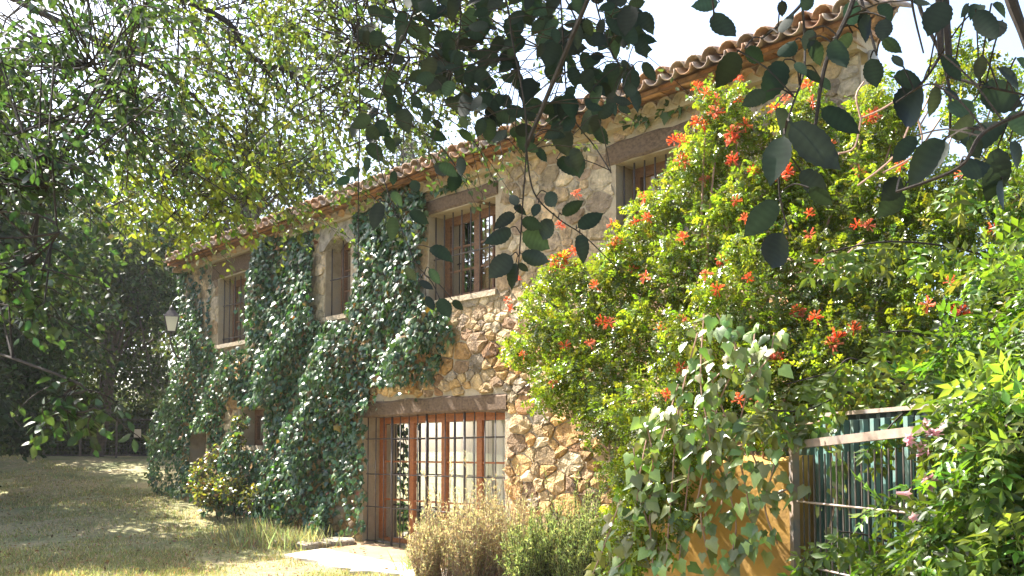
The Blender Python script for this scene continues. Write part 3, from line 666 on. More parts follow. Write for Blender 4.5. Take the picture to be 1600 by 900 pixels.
# ------------------------------------------------------------------ ochre garden wall, gate, metal fence
mb = MB(); pA, pB = np.array((1.0, 7.34)), np.array((1.95, 6.32)); dd = (pB-pA)/np.linalg.norm(pB-pA); nn = np.array((dd[1], -dd[0])); L_ = np.linalg.norm(pB-pA)
def gw(s, o, z): q = pA+dd*s+nn*o; return (q[0], q[1], z)
n = 10; V = []
for k in range(n+1):
    s = L_*k/n; h = 1.46+.015*math.sin(k*2.1); V += [gw(s, .0, -.3), gw(s, 0, h-.04), gw(s, -.05, h), gw(s, -.22, h), gw(s, -.27, h-.04), gw(s, -.27, -.3)]
mb.add(V, [(k*6+a, k*6+a+1, k*6+7+a, k*6+6+a) for k in range(n) for a in range(5)]+[tuple(range(5, -1, -1)), tuple(n*6+a for a in range(6))])
gwo = mb.build('garden_wall', M['ochre']); gwo['label'] = 'ochre rendered garden wall beneath the vine, left of the iron gate'; gwo['category'] = 'wall'
g0 = np.array((1.88, 6.2)); gd = np.array((.21, -.977)); gd /= np.linalg.norm(gd); gn = np.array((gd[1], -gd[0]))
gate = thing('iron_gate', 'open garden gate of rusty steel frame and thin vertical bars', 'gate', (g0[0], g0[1], 0))
def gp(s, o, z): q = g0+gd*s+gn*o; return np.array((q[0], q[1], z))
GL = 2.15; gt = lambda s: 1.565+.05*s
def gbar(mb, s0, s1, za0, za1, zb0, zb1, t): return mb.hexa([gp(s0, -t, za0), gp(s0, t, za0), gp(s1, t, zb0), gp(s1, -t, zb0), gp(s0, -t, za1), gp(s0, t, za1), gp(s1, t, zb1), gp(s1, -t, zb1)])
gbar(MB(), -.024, .024, .05, gt(0)-.0, .05, gt(.024), .024).build('stile', M['gate_steel'], gate); gbar(MB(), GL-.03, GL+.03, .05, gt(GL), .05, gt(GL), .03).build('stile', M['gate_steel'], gate)
gbar(MB(), .024, GL-.03, gt(0)-.05, gt(0)+.002, gt(GL)-.05, gt(GL)+.002, .0225).build('rail', M['gate_steel'], gate); gbar(MB(), .03, GL-.03, .1, .16, .1, .16, .0275).build('rail', M['gate_steel'], gate)
for s in np.arange(.12, GL-.05, .066): MB().tube([gp(s, 0, .16), gp(s, 0, gt(s)-.1)], .006, 5).build('bar', M['iron'], gate)
for z in (1.17, .76, .4): MB().tube([gp(.06, .012, z), gp(GL-.03, .012, z)], .007, 5).build('rod', M['rust'], gate)
f0 = np.array((2.08, 6.95)); f1 = np.array((2.5, 4.2)); fd = (f1-f0)/np.linalg.norm(f1-f0); fn = np.array((fd[1], -fd[0])); FLn = np.linalg.norm(f1-f0)
mf_ = thing('metal_fence', 'dark green corrugated metal fence behind the open gate', 'fence', (f0[0], f0[1], 0))
V = []; prof = [(0, .0), (.045, 0), (.06, .035), (.105, .035), (.12, 0)]; s = 0; pts = []
while s < FLn: pts += [(s+a, b_) for a, b_ in prof[:-1]]; s += .12
for (s, o) in pts:
    for z in (0.02, 1.74): q = f0+fd*s+fn*o; V.append((q[0], q[1], z))
sh = MB().add(V, [(2*k, 2*k+2, 2*k+3, 2*k+1) for k in range(len(pts)-1)]).build('corrugated_sheet', M['dark_sheet'], mf_)
def fb(mb, s0, s1, o0, o1, z0, z1):
    c = [];
    for z in (z0, z1):
        for s, o in ((s0, o0), (s1, o0), (s1, o1), (s0, o1)): q = f0+fd*s+fn*o; c.append((q[0], q[1], z))
    return mb.hexa(c)
fb(MB(), -.02, FLn+.02, -.015, .055, 1.735, 1.76).build('rail', M['rust'], mf_)
for s in np.arange(.0, FLn, .12): fb(MB(), s+.06, s+.103, .039, .075, .02, 1.70).build('slat', M['green_metal'], mf_)
for s in (.0, 1.25, FLn): fb(MB(), s-.025, s+.025, -.06, -.008, 0, 1.72).build('post', M['rust'], mf_)

# ------------------------------------------------------------------ big-leaved vine on the ochre wall
vine = thing('broad_leaved_vine', 'vine with broad pale glossy leaves trailing over the ochre wall', 'vine', (1.6, 6.6, 0))
STR = [[(1100, 490), (1095, 600), (1110, 700), (1100, 830)], [(1130, 500), (1150, 560), (1120, 640), (1090, 780)], [(1180, 510), (1170, 600), (1140, 720), (1125, 800)], [(1210, 520), (1200, 560), (1165, 600)], [(1090, 520), (1060, 640), (1050, 760), (1040, 880)], [(1020, 640), (1000, 740), (985, 860), (950, 895)],
       [(1150, 650), (1180, 720), (1200, 770), (1240, 760)], [(1060, 600), (1030, 700), (1000, 800), (960, 880)], [(1160, 560), (1110, 600), (1080, 690)], [(1100, 560), (1150, 700), (1170, 790), (1180, 850)], [(1290, 660), (1300, 720), (1305, 780), (1290, 850)], [(1240, 665), (1275, 660), (1310, 645)], [(1080, 700), (1070, 800), (1060, 890)], [(970, 780), (945, 850), (925, 900)], [(1010, 660), (1020, 720), (1015, 800), (1020, 880)], [(1040, 640), (1065, 690), (1100, 700), (1140, 670)], [(1110, 640), (1160, 660), (1200, 650), (1235, 680)], [(990, 700), (1000, 780), (1030, 860)], [(1000, 690), (1050, 670), (1100, 660)], [(1200, 660), (1210, 720), (1195, 790), (1215, 850)], [(1150, 680), (1135, 740), (1150, 820), (1140, 880)], [(1100, 650), (1115, 740), (1095, 800), (1110, 880)], [(1120, 490), (1150, 540), (1180, 600), (1200, 640)]]
PP, DD, NN, SS = [], [], [], []; mb = MB()
for st in STR:
    Zs = 6.15+random.uniform(-.15, .2); line = polyline([P(x, y, np.interp(x, [930, 1080, 1240, 1310], [6.75, 6.38, 6.06, 6.0])+random.uniform(-.05, .05)) for x, y in st], 8); mb.tube(line, .006, 4)
    for q in line:
        for k in range(random.choice((1, 1, 2))):
            PP.append(q+rng.normal(0, .04, 3)+np.array((0, -.03, 0))); DD.append(np.array((random.gauss(0, .6), random.gauss(-.2, .3), -1+random.gauss(0, .3)))); NN.append(np.array((random.gauss(-.6, .5), random.gauss(-.5, .4), random.gauss(.75, .4)))); SS.append(random.uniform(.05, .125))
mb.build('stem', M['pinktwig'], vine); n = len(PP)
leaves('vine', L_BROAD, np.array(PP), frames(np.array(DD), np.array(NN)), np.array(SS), jitcol((.22, .3, .08), n, .3), M['leaf_gloss'], vine, 300)

# ------------------------------------------------------------------ pink trumpet vine on the right
pv = thing('pink_trumpet_vine', 'bright green pinnate-leaved vine with pale pink flowers over the metal fence', 'vine', (2.75, 4.6, 0))
PV = [(1590, 300, 5.4, 40), (1560, 420, 5.2, 45), (1600, 480, 5.0, 60), (1530, 540, 5.1, 60), (1590, 600, 4.8, 70), (1480, 590, 5.3, 40), (1530, 680, 4.8, 60), (1600, 720, 4.5, 80), (1550, 800, 4.5, 80), (1490, 860, 4.5, 60), (1600, 860, 4.2, 80), (1440, 830, 4.8, 35), (1450, 620, 5.4, 30), (1400, 880, 5.0, 35), (1650, 500, 4.6, 80), (1660, 700, 4.3, 90), (1500, 760, 4.7, 40), (1390, 790, 5.1, 22), (1540, 640, 4.3, 60), (1590, 660, 4.1, 70), (1530, 730, 4.2, 45), (1480, 690, 4.6, 26)]
pcl = [(*P(x, y, Zd), r*Zd/FPX, r*Zd/FPX*1.2, r*Zd/FPX) for x, y, Zd, r in PV]
p, R_, s, c = clump_leaves(pcl, 170, .11, .2, (.1, .17, .03), .6, .5, .4, .15); 
SHO = [([(1600, 415), (1480, 385), (1380, 378), (1290, 395)], 5.6), ([(1460, 620), (1390, 590), (1330, 560), (1300, 590)], 5.9), ([(1450, 640), (1400, 570), (1330, 575), (1230, 600)], 6.0), ([(1420, 620), (1350, 605), (1260, 640), (1200, 640)], 6.0), ([(1600, 270), (1540, 250), (1490, 290)], 5.6), ([(1500, 560), (1430, 520), (1380, 520)], 5.6), ([(1470, 640), (1420, 640), (1370, 690)], 5.4), ([(1330, 870), (1290, 850), (1250, 880)], 5.9), ([(1440, 870), (1370, 840), (1310, 830)], 5.4)]
mb = MB(); P2, D2, N2, S2 = [], [], [], []
for st, Zd in SHO:
    line = polyline([P(x, y, Zd) for x, y in st], 9); mb.tube(line, np.linspace(.009, .004, len(line)), 5)
    for q in line[::2]:
        for sg in (-1, 1): P2.append(q); D2.append(np.array((sg*.35+random.gauss(-.2, .3), -.35*random.random(), -.8+random.gauss(0, .3)))); N2.append(np.array((random.gauss(0, .4), -.6, .8))); S2.append(random.uniform(.14, .21))
for (x, y, Zd, r) in PV: e = P(x, y, Zd); mb.tube(polyline([np.array((2.75+random.gauss(0, .2), 4.6+random.gauss(0, .3), 0)), (e+np.array((2.75, 4.6, 0.)))/2+np.array((.15, 0, .2)), e], 5), np.linspace(.018, .006, 11), 5)
mb.build('stem', M['twig'], pv)
leaves('pv', L_PIN2, np.concatenate([p, np.array(P2)]), np.concatenate([R_, frames(np.array(D2), np.array(N2))]), np.concatenate([s, np.array(S2)]), np.concatenate([c, jitcol((.13, .19, .03), len(P2), .25)]), M['leaf_vine'], pv, 300)
TP = trumpet(1, .1, .22, 5, 1.2); PM = []
for bcol in ((.72, .45, .58), (.68, .42, .55), (.75, .52, .6)): PM.append(me_np('flower', TP[0]*.058, TP[1], M['petal'], np.tile(np.array(bcol), (len(TP[0]), 1))))
for k, (x, y) in enumerate([(1456, 672), (1462, 680), (1448, 668), (1412, 688), (1418, 682), (1498, 710), (1504, 705), (1438, 705), (1440, 755), (1446, 762), (1448, 748), (1422, 810), (1497, 718), (1432, 712), (1401, 770)]):
    o = ob('flower', PM[k % 3], pv); o.location = P(x, y, 4.62); o.rotation_euler = (random.uniform(2.4, 3.6), random.uniform(-.7, .7), random.uniform(-1, 1)); o.scale = (1.15,)*3

# ------------------------------------------------------------------ rosemary, lavender, creeper, weeds
def needle_bush(name, label, cx, cy, rx, ry, h, n, base, mat, seedheads=False):
    t = thing(name, label, 'bush', (cx, cy, float(g(cx, cy)))); mb = MB(); PP, DD, SS, CC = [], [], [], []
    MND = [(0, 0, .7), (-.5, .1, .55), (.48, -.1, .62), (.1, .5, .5), (-.1, -.4, .42), (.75, .2, .4), (-.85, -.1, .33)]
    for k in range(n):
        a = random.uniform(0, 6.28); r = math.sqrt(random.random()); mx, my, mr = MND[k % len(MND)]; bx, by = cx+rx*(mx+.3*mr*r*math.cos(a)), cy+ry*(my+.3*mr*r*math.sin(a))
        hh = h*(.55+.5*mr)*(1-.4*r*r)*random.uniform(.6, 1.12)*(1+.16*math.sin(3*a+cx*7))*(1.25 if random.random() < .1 else 1); ex, ey = cx+rx*(mx+mr*r*math.cos(a)), cy+ry*(my+mr*r*math.sin(a)); z0 = float(g(bx, by))-.02
        line = polyline([np.array((bx, by, z0)), np.array(((bx*.35+ex*.65), (by*.35+ey*.65), z0+hh*.5)), np.array((ex+random.gauss(0, .05), ey+random.gauss(0, .05), z0+hh))], 5); mb.tube(line, np.linspace(.006, .002, len(line)), 3, False)
        for q0, q1 in zip(line[2:-1], line[3:]):
            m_ = 9; tt = rng.random((m_, 1)); PP.append(q0*(1-tt)+q1*tt); dv = nrm((q1-q0)[None])*.8+rng.normal(0, .55, (m_, 3)); DD.append(dv)
    mb.build('stem', M['twig' if not seedheads else 'pinktwig'], t); PP = np.concatenate(PP); DD = np.concatenate(DD); n = len(PP)
    ndl = (np.array([(-.06, 0, 0), (.06, 0, 0), (.07, .5, .02), (-.07, .5, .02), (0, 1, 0)]), np.array([(0, 1, 2), (0, 2, 3), (3, 2, 4)]))
    leaves(name, ndl, PP, frames(DD, rng.normal(size=(n, 3))), rng.uniform(.03, .055, n), jitcol(base, n, .3, .1), mat, t)
    return t
needle_bush('rosemary_bush', 'green rosemary bush of upright needled stems beside the garden wall', .74, 9.8, .72, .6, 1.15, 620, (.26, .31, .13), M['needle'])
needle_bush('dry_lavender_bush', 'straw-coloured dry lavender bush in front of the grilled window', -.38, 10.5, .68, .6, 1.2, 680, (.46, .4, .28), M['needle'], True)
crp = thing('creeper_bush', 'low brownish green creeper bush at the foot of the ivy', 'creeper', P(325, 800, 17.2)*np.array((1, 1, 0)))
ccl = [(*P(x, y, Zd), r*Zd/FPX, r*Zd/FPX, r*Zd/FPX) for x, y, Zd, r in [(315, 735, 17.2, 18), (340, 710, 17.0, 16), (330, 770, 16.8, 26), (360, 760, 16.4, 24), (310, 760, 17.3, 18), (375, 660, 16.9, 12), (372, 690, 16.6, 12), (395, 780, 15.8, 22)]]
p, R_, s, c = clump_leaves(ccl, 420, .06, .1, (.11, .12, .05), .6, .3, .35, .2); leaves('c', L_OVAL, p, R_, s, c, M['leaf_bush'], crp, 0)
mb = MB()
for q in ccl: mb.tube([np.array((q[0]+.1, q[1]+.1, float(g(q[0], q[1])))), np.array(q[:3])], .008, 4)
o = mb.build('stem', M['twig'], crp); o['kind'] = 'stuff'
for k, (x, y, Zd, r, lab) in enumerate([(425, 822, 14.3, 34, 'tuft of pale dry grass in front of the ivy, left of the flat slabs'), (395, 806, 15.2, 26, 'smaller dry grass tuft by the creeper bush'), (468, 818, 14.0, 22, 'low dry grass tuft between the ivy and the flat slabs'), (655, 866, 11.7, 20, 'small grass tuft growing at the left edge of the dry lavender')]):
    q = P(x, y, Zd); q[2] = g(q[0], q[1]); t = thing('grass_tuft', lab, 'grass', q, 'dry tufts along the wall foot'); n = 420 if r > 21 else 120; rr = r*Zd/FPX
    pos = q+np.stack([rng.normal(0, rr, n), rng.normal(0, rr*.7, n), np.zeros(n)], 1); pos[:, 2] = g(pos[:, 0], pos[:, 1])
    bl = (np.array([(-.03, 0, 0), (.03, 0, 0), (.02, .5, .03), (-.02, .5, .03), (0, 1, .16)]), np.array([(0, 1, 2), (0, 2, 3), (3, 2, 4)]))
    leaves('t', bl, pos, frames(np.array((0, 0, 1.))+rng.normal(0, .38, (n, 3)), rng.normal(size=(n, 3))*np.array((1, 1, .2))), rng.uniform(.12, .36, n), jitcol((.3, .31, .16), n, .3), M['grass'], t)

# ------------------------------------------------------------------ grass on the ground
n = 260000; Yg = 9.2+19*rng.random(n)**1.5; Xg = -.56*Yg-.5+(Yg*.62+1)*rng.random(n)
nz = np.sin(Xg*1.1+.4*Yg)*np.sin(Yg*.8-Xg*.3)+.7*np.sin(Xg*2.9+1)*np.sin(Yg*2.3)+rng.normal(0, .5, n); k = nz > -.55
uu = (Xg-O3[0])*D3[0]+(Yg-O3[1])*D3[1]; oo = (Xg-O3[0])*N3[0]+(Yg-O3[1])*N3[1]; k &= oo > np.where((uu > u_r) & (uu < u_l), 1.38+.14*np.sin(uu*5)*np.sin(uu*2.3), .05)
Xg, Yg, nz = Xg[k], Yg[k], nz[k]; n = len(Xg); pos = np.stack([Xg, Yg, g(Xg, Yg)-.01], 1)
bl = (np.array([(-.09, 0, 0), (.09, 0, 0), (0, 1, .35)]), np.array([(0, 1, 2)]))
c = jitcol((.24, .26, .1), n, .3, .1); dry = rng.random(n) < .38; c[dry] = jitcol((.44, .38, .22), dry.sum(), .25)
V, T, C = scatter(bl[0], bl[1], pos, frames(np.array((0, 0, 1.))+rng.normal(0, .6, (n, 3)), rng.normal(size=(n, 3))), rng.uniform(.03, .085, n), c)
o = ob('grass', me_np('grass', V, T, M['grass'], C), None, True); o['label'] = 'short patchy dry green grass covering the lawn'; o['category'] = 'grass'

# ------------------------------------------------------------------ background trees
n = 2600; Yg = 9.5+15*rng.random(n)**1.4; Xg = -.56*Yg-.5+(Yg*.6+1)*rng.random(n); pos = np.stack([Xg, Yg, g(Xg, Yg)+.035], 1)
oo = (Xg-O3[0])*N3[0]+(Yg-O3[1])*N3[1]; k = oo > .3; pos = pos[k]; n = len(pos)
V, T, C = scatter(L_OVAL[0], L_OVAL[1], pos, frames(rng.normal(size=(n, 3))*np.array((1, 1, .15)), np.array((0, 0, 1.))+rng.normal(0, .35, (n, 3))), rng.uniform(.035, .075, n), jitcol((.2, .12, .06), n, .4, .12))
o = ob('fallen_leaves', me_np('fallen_leaves', V, T, M['grass'], C), None, True); o['label'] = 'dry brown leaves fallen over the lawn'; o['category'] = 'leaves'
L_FAR = (np.array([(0, 0, 0), (.32, .45, .06), (0, 1, -.05), (-.32, .45, .06)]), np.array([(0, 1, 2), (0, 2, 3)]))
def tree(name, label, x, y, h, r, low, nleaf, base, group, smin=.11, smax=.2, ncl=34):
    z0 = float(g(x, y)); t = thing(name, label, 'tree', (x, y, z0), group); cl = []; mb = MB()
    hc = (h+low)/2; tr = polyline([np.array((x, y, z0-.2)), np.array((x+random.gauss(0, .2), y, z0+h*.35)), np.array((x+random.gauss(0, .3), y, z0+h*.85))], 6)
    mb.tube(tr, np.linspace(.2, .04, len(tr))*h/8, 7)
    for k in range(ncl):
        d = nrm(rng.normal(size=3)); q = rng.random()**.4; cx, cy, cz = x+d[0]*r*q*.85, y+d[1]*r*q*.85, z0+hc+d[2]*(h-low)/2*q*.88
        rr = r*random.uniform(.2, .36); cl.append((cx, cy, cz, rr, rr, rr*.75))
        i_ = random.randint(4, len(tr)-1); a = tr[i_]; e = np.array((cx, cy, cz)); mb.tube(polyline([a, (a+e)/2+np.array((0, 0, .25)), e], 4), np.linspace(.055, .014, 9)*h/8, 4, False)
    mb.build('trunk', M['bark'], t)
    ar = sum(a[3]*a[4]+a[4]*a[5]+a[3]*a[5] for a in cl)*4.2
    p, R_, s, c = clump_leaves(cl, nleaf/ar, smin, smax, base, .8, .3, .3, .12, .5); k = p[:, 2] > g(p[:, 0], p[:, 1])+.05
    leaves('crown', L_FAR, p[k], R_[k], s[k], c[k], M['leaf_far'], t, 0, rest='crown', stuff=False); return t
GR = 'trees of the wood beyond the lawn'
TREES = [('evergreen_oak', 'tall dark oak rising behind the far corner of the house', -8.3, 29, 11.5, 4.2, 1.5, 16000, (.045, .075, .025)),
         ('evergreen_oak', 'olive green oak just left of the lantern', -12.3, 27.5, 8.5, 3.6, 1.0, 16000, (.06, .085, .028)),
         ('evergreen_oak', 'shady oak with low crown above the wire fence', -13.5, 31, 9.5, 4.2, 2.0, 14000, (.06, .085, .03)),
         ('evergreen_oak', 'broad dark oak at the left end of the lawn', -12.8, 21.5, 8.6, 3.3, .5, 16000, (.035, .06, .025)),
         ('evergreen_oak', 'bushy oak at the left picture edge, low over the grass', -11.2, 18.5, 4.6, 2.3, .1, 9000, (.032, .055, .024)),
         ('evergreen_oak', 'farther pale green oak seen above the left edge trees', -19, 34, 10.5, 4.5, 1.5, 7000, (.07, .1, .04)),
         ('evergreen_oak', 'distant greyish tree showing over the roof left of centre', -4.5, 38, 15.5, 5.0, 3, 8000, (.06, .085, .04)),
         ('evergreen_oak', 'distant tree between the roof end and the tall dark oak', -11.5, 42, 15, 5.0, 3, 7000, (.06, .085, .04)),
         ('evergreen_oak', 'far hazy tree filling the gap at the path end', -16.5, 42, 11, 4.8, .5, 7000, (.07, .09, .035)),
         ('evergreen_oak', 'oak rooted beyond the left edge that shades the lawn', -10.6, 16.8, 8.6, 3.0, 2.6, 17000, (.04, .065, .025)),
         ('evergreen_oak', 'nearer oak past the left edge with a spreading crown', -11.2, 13.2, 7.6, 2.3, 3.6, 10000, (.04, .065, .025)),
         ('evergreen_oak', 'far dark tree at the left end of the wood', -25, 36, 10, 5, .5, 9000, (.05, .07, .03)),
         ('evergreen_oak', 'low dense oak between the left lawn oak and the wire fence', -16.2, 27.5, 7, 3.6, .2, 14000, (.045, .065, .028)),
         ('evergreen_oak', 'slim oak standing deep in the shade left of the fence', -14.8, 24, 6, 2.4, .3, 9000, (.04, .06, .026))]
for a in TREES: tree(*a[:9], GR, ncl=40)
under = thing('undergrowth_shrub', 'dark leafy undergrowth behind the wire fence', 'shrub', (-12.5, 29.5, 1.3)); cl = [(random.uniform(-20, -8.5), random.uniform(29, 33), 1.3+random.uniform(0, 1.6), .9, .9, .8) for k in range(60)]+[(random.uniform(-34, -8), random.uniform(44, 52), 1.3+random.uniform(0, 3.4), 1.8, 1.8, 1.5) for k in range(50)]
p, R_, s, c = clump_leaves(cl, 100, .1, .2, (.06, .075, .03)); leaves('u', L_FAR, p, R_, s, c, M['leaf_far'], under)
# wire fence
fe = thing('wire_fence', 'low dark wire fence at the far end of the lawn', 'fence', (-11, 27, 1.3)); zf = float(g(-11, 27))
xs_ = np.arange(-13.6, -8.4, 1.05)
for x in xs_: MB().tube([(x, 27, zf-.1), (x, 27, zf+1.18)], .03, 6).build('post', M['iron'], fe)
for z in (.08, 1.12): MB().tube([(xs_[0], 27, zf+z), (xs_[-1], 27, zf+z)], .022, 5).build('rail', M['iron'], fe)
mb = MB()
for x in np.arange(xs_[0], xs_[-1], .1): mb.tube([(x, 27, zf+.08), (x, 27, zf+1.12)], .005, 3, False)
for z in np.arange(.18, 1.1, .1): mb.tube([(xs_[0], 27, zf+z), (xs_[-1], 27, zf+z)], .005, 3, False)
mb.build('wire_mesh', M['iron'], fe)
q = P(214, 677, 26.9); s_ = MB(); s_.box((q[0]-.1, 26.93, q[2]-.12), (q[0]+.1, 26.95, q[2]+.12)); sg = s_.build('fence_sign', M['concrete']); sg['label'] = 'small pale blank plate fixed on the wire fence'; sg['category'] = 'sign'

# ------------------------------------------------------------------ the tree over the lawn (trunk beyond the left edge)
def hang_twigs(zone, n, Zr, leaf, base, drift, lrange, per, limbs, mb, out, droop=1.0):
    for k in range(n):
        while True:
            x, y = random.uniform(*zone[0]), random.uniform(*zone[1])
            if zone[2](x, y): break
        Zd = random.uniform(*Zr); a = P(x, y, Zd); l = random.uniform(*lrange); dx = random.gauss(drift+.15, .65)
        line = polyline([a, a+np.array((dx*.5, random.gauss(0, .25), -.22*droop))*l, a+np.array((dx*.85, random.gauss(0, .4), -.72*droop))*l], 4)
        mb.tube(line, np.linspace(.0045, .0018, len(line)), 4, False)
        dm = np.linalg.norm(limbs-a, axis=1); j = random.choice(np.argsort(dm)[:7].tolist())
        if dm[j] > .02: mb.tube(polyline([limbs[j], (limbs[j]+a)/2+np.array((0, 0, -.03*dm[j])), a], 4), np.linspace(.007, .0045, 9), 4, False)
        t = np.sort(rng.random(per)); idx = t*(len(line)-1); i0 = np.minimum(idx.astype(int), len(line)-2); fr = (idx-i0)[:, None]
        p = line[i0]*(1-fr)+line[i0+1]*fr; d = nrm(line[i0+1]-line[i0]); sd = rng.normal(0, .8, (per, 3)); dr = d*.6+sd*np.array((1, 1, .5))+np.array((0, 0, -.25))
        p = p+rng.normal(0, .022, p.shape)
        out.append((p, frames(dr, np.array((0, 0, .9))+rng.normal(0, .7, (per, 3))), rng.uniform(leaf*.65, leaf*1.2, per), jitcol(base, per, .25, .1)))
def cat(out): return [np.concatenate([o[k] for o in out]) for k in range(4)]
lt = thing('lawn_tree', 'broad sunlit tree whose drooping yellow-green branches hang before the house', 'tree', (-8.2, 7.8, 0)); mb = MB(); LB = []
trunk = polyline([np.array((-8.2, 7.8, -.2)), np.array((-8.0, 7.9, 2.5)), np.array((-7.4, 8.1, 5.0)), np.array((-6.5, 8.3, 6.6))], 6); MB().tube(trunk, np.linspace(.3, .14, len(trunk)), 9).build('trunk', M['bark'], lt, True)
for pts in [[(-40, -60, 8.3), (285, 0, 8.2), (390, 86, 8.2), (450, 112, 8.3), (560, 160, 7.6), (660, 215, 7.0)], [(-60, -20, 8.0), (115, 45, 8.0), (195, 88, 8.0), (276, 128, 8.0), (330, 180, 8.0), (390, 240, 8.0)], [(0, -80, 8.4), (250, -60, 8.6), (480, -40, 7.0), (640, 30, 6.2), (760, 110, 6.0)], [(-80, 40, 6.4), (60, 60, 6.3), (150, 110, 6.2), (200, 190, 6.2)],
            [(210, -50, 7.4), (204, 85, 7.4), (214, 180, 7.5)], [(345, 62, 8), (380, 155, 8), (386, 220, 8), (384, 320, 8)], [(250, 130, 8), (286, 215, 8), (303, 255, 8), (348, 303, 8)], [(-80, 120, 5.2), (20, 210, 5.0), (60, 290, 4.9)], [(-80, 260, 5.0), (0, 330, 4.8), (40, 420, 4.7)], [(-90, 480, 4.7), (20, 560, 4.6), (100, 620, 4.5), (120, 650, 4.5)], [(540, 60, 6), (640, 90, 6), (760, 60, 5.8), (900, 90, 5.6)]]:
    ln = polyline([trunk[8] if pts[0][1] > 200 else trunk[-1] if pts[0][0] < 0 else P(*pts[0])]+[P(*q) for q in pts[1:]], 7); mb.tube(ln, np.linspace(.035 if pts[0][1] < 0 and pts[0][0] < 0 else .008, .005, len(ln)), 6); LB.append(ln)
LB = np.concatenate(LB); out = []
tri = lambda x, y: y < 400-.0*x and (y < 330 if x < 330 else y < 300-.5*(x-450) if x > 450 else True)
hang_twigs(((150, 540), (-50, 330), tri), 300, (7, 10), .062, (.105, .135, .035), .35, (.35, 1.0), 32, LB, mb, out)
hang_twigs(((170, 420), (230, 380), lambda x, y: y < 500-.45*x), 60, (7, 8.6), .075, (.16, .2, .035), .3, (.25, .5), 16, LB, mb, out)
hang_twigs(((-60, 260), (-60, 230), lambda x, y: True), 140, (5, 7.5), .06, (.036, .066, .03), .3, (.3, .8), 30, LB, mb, out)  # darker left-side leaf colours stand in for shade and backlight
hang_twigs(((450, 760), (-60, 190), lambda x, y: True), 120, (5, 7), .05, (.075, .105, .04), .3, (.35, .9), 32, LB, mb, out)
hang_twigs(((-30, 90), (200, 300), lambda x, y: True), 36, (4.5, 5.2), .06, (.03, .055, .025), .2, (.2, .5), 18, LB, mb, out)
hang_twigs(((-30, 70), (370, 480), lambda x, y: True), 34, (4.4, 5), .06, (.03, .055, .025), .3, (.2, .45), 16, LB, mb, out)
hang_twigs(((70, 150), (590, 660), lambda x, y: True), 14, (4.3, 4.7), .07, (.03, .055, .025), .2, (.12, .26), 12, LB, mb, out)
mb.build('branch', M['twig'], lt)
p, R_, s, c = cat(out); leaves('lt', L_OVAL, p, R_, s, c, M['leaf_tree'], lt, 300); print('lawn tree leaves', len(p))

# ------------------------------------------------------------------ the tree over the camera, dark toothed leaves close by
nt3 = thing('shade_tree', 'near tree whose large dark toothed leaves hang into the top of the view', 'tree', (3.0, .6, 0)); mb = MB()
trunk = polyline([np.array((3.0, .6, -.2)), np.array((2.9, .7, 1.5)), np.array((2.6, 1.0, 3.2)), np.array((1.9, 1.6, 4.3))], 6); MB().tube(trunk, np.linspace(.2, .1, len(trunk)), 9).build('trunk', M['bark'], nt3, True)
BR = []
for pts, r0 in [([(1350, -120, 1.5), (1333, 0, 1.5), (1291, 96, 1.5), (1274, 196, 1.5)], .0055), ([(1240, -120, 1.6), (1253, 0, 1.6), (1257, 103, 1.55), (1236, 172, 1.5), (1219, 241, 1.5), (1219, 310, 1.5), (1236, 370, 1.5)], .0025), ([(1420, -100, 1.6), (1436, 7, 1.6), (1470, 86, 1.55), (1484, 145, 1.5), (1484, 210, 1.5)], .004), ([(1420, -60, 1.7), (1426, 10, 1.7), (1443, 83, 1.7)], .003),
                ([(1560, -80, 1.2), (1580, 0, 1.2), (1602, 60, 1.2), (1640, 180, 1.2)], .009), ([(1330, -80, 1.6), (1346, 0, 1.6), (1370, 86, 1.55)], .004), ([(1291, -40, 1.6), (1240, 20, 1.6), (1190, 60, 1.6)], .004), ([(1640, 160, 1.3), (1540, 205, 1.3), (1498, 262, 1.3), (1400, 300, 1.35)], .004), ([(1470, 86, 1.55), (1440, 130, 1.5), (1400, 160, 1.5)], .003), ([(1484, 120, 1.5), (1540, 135, 1.45), (1610, 150, 1.4)], .003),
                ([(740, -160, 2.4), (790, 0, 2.4), (800, 60, 2.4), (822, 190, 2.3), (816, 330, 2.3), (808, 440, 2.3)], .0035), ([(822, 230, 2.3), (834, 300, 2.3), (872, 341, 2.3), (913, 369, 2.3), (965, 420, 2.3)], .0025), ([(540, -160, 2.8), (556, 0, 2.8), (562, 150, 2.8), (560, 300, 2.8), (560, 420, 2.8)], .003), ([(640, -140, 2.7), (650, 0, 2.7), (600, 130, 2.7), (590, 240, 2.7), (640, 390, 2.6), (665, 430, 2.6)], .003), ([(700, -160, 2.6), (720, 20, 2.6), (700, 130, 2.6), (670, 240, 2.6)], .003), ([(900, -160, 2.5), (930, 0, 2.5), (960, 90, 2.5), (985, 110, 2.5)], .003), ([(870, -100, 2.6), (880, 60, 2.6), (890, 170, 2.6), (930, 230, 2.6), (955, 270, 2.5)], .003), ([(1100, -100, 1.9), (1112, -10, 1.9), (1115, 18, 1.9), (1113, 30, 1.9)], .003)]:
    ln = polyline([P(*q) for q in pts], 7); mb.tube(ln, np.linspace(r0, r0*.5, len(ln)), 6); BR.append((ln, pts[0]))
limb = polyline([trunk[-1], P(1100, -420, 2.6), P(800, -420, 3.4), P(500, -500, 4.2)], 8); mb.tube(limb, np.linspace(.09, .03, len(limb)), 8)
limb2 = polyline([trunk[-1], np.array((1.6, 1.5, 3.6)), np.array((.9, 1.6, 3.2)), np.array((.5, 1.9, 3.2))], 8); mb.tube(limb2, np.linspace(.06, .02, len(limb2)), 8)
LM = np.concatenate([limb, limb2])
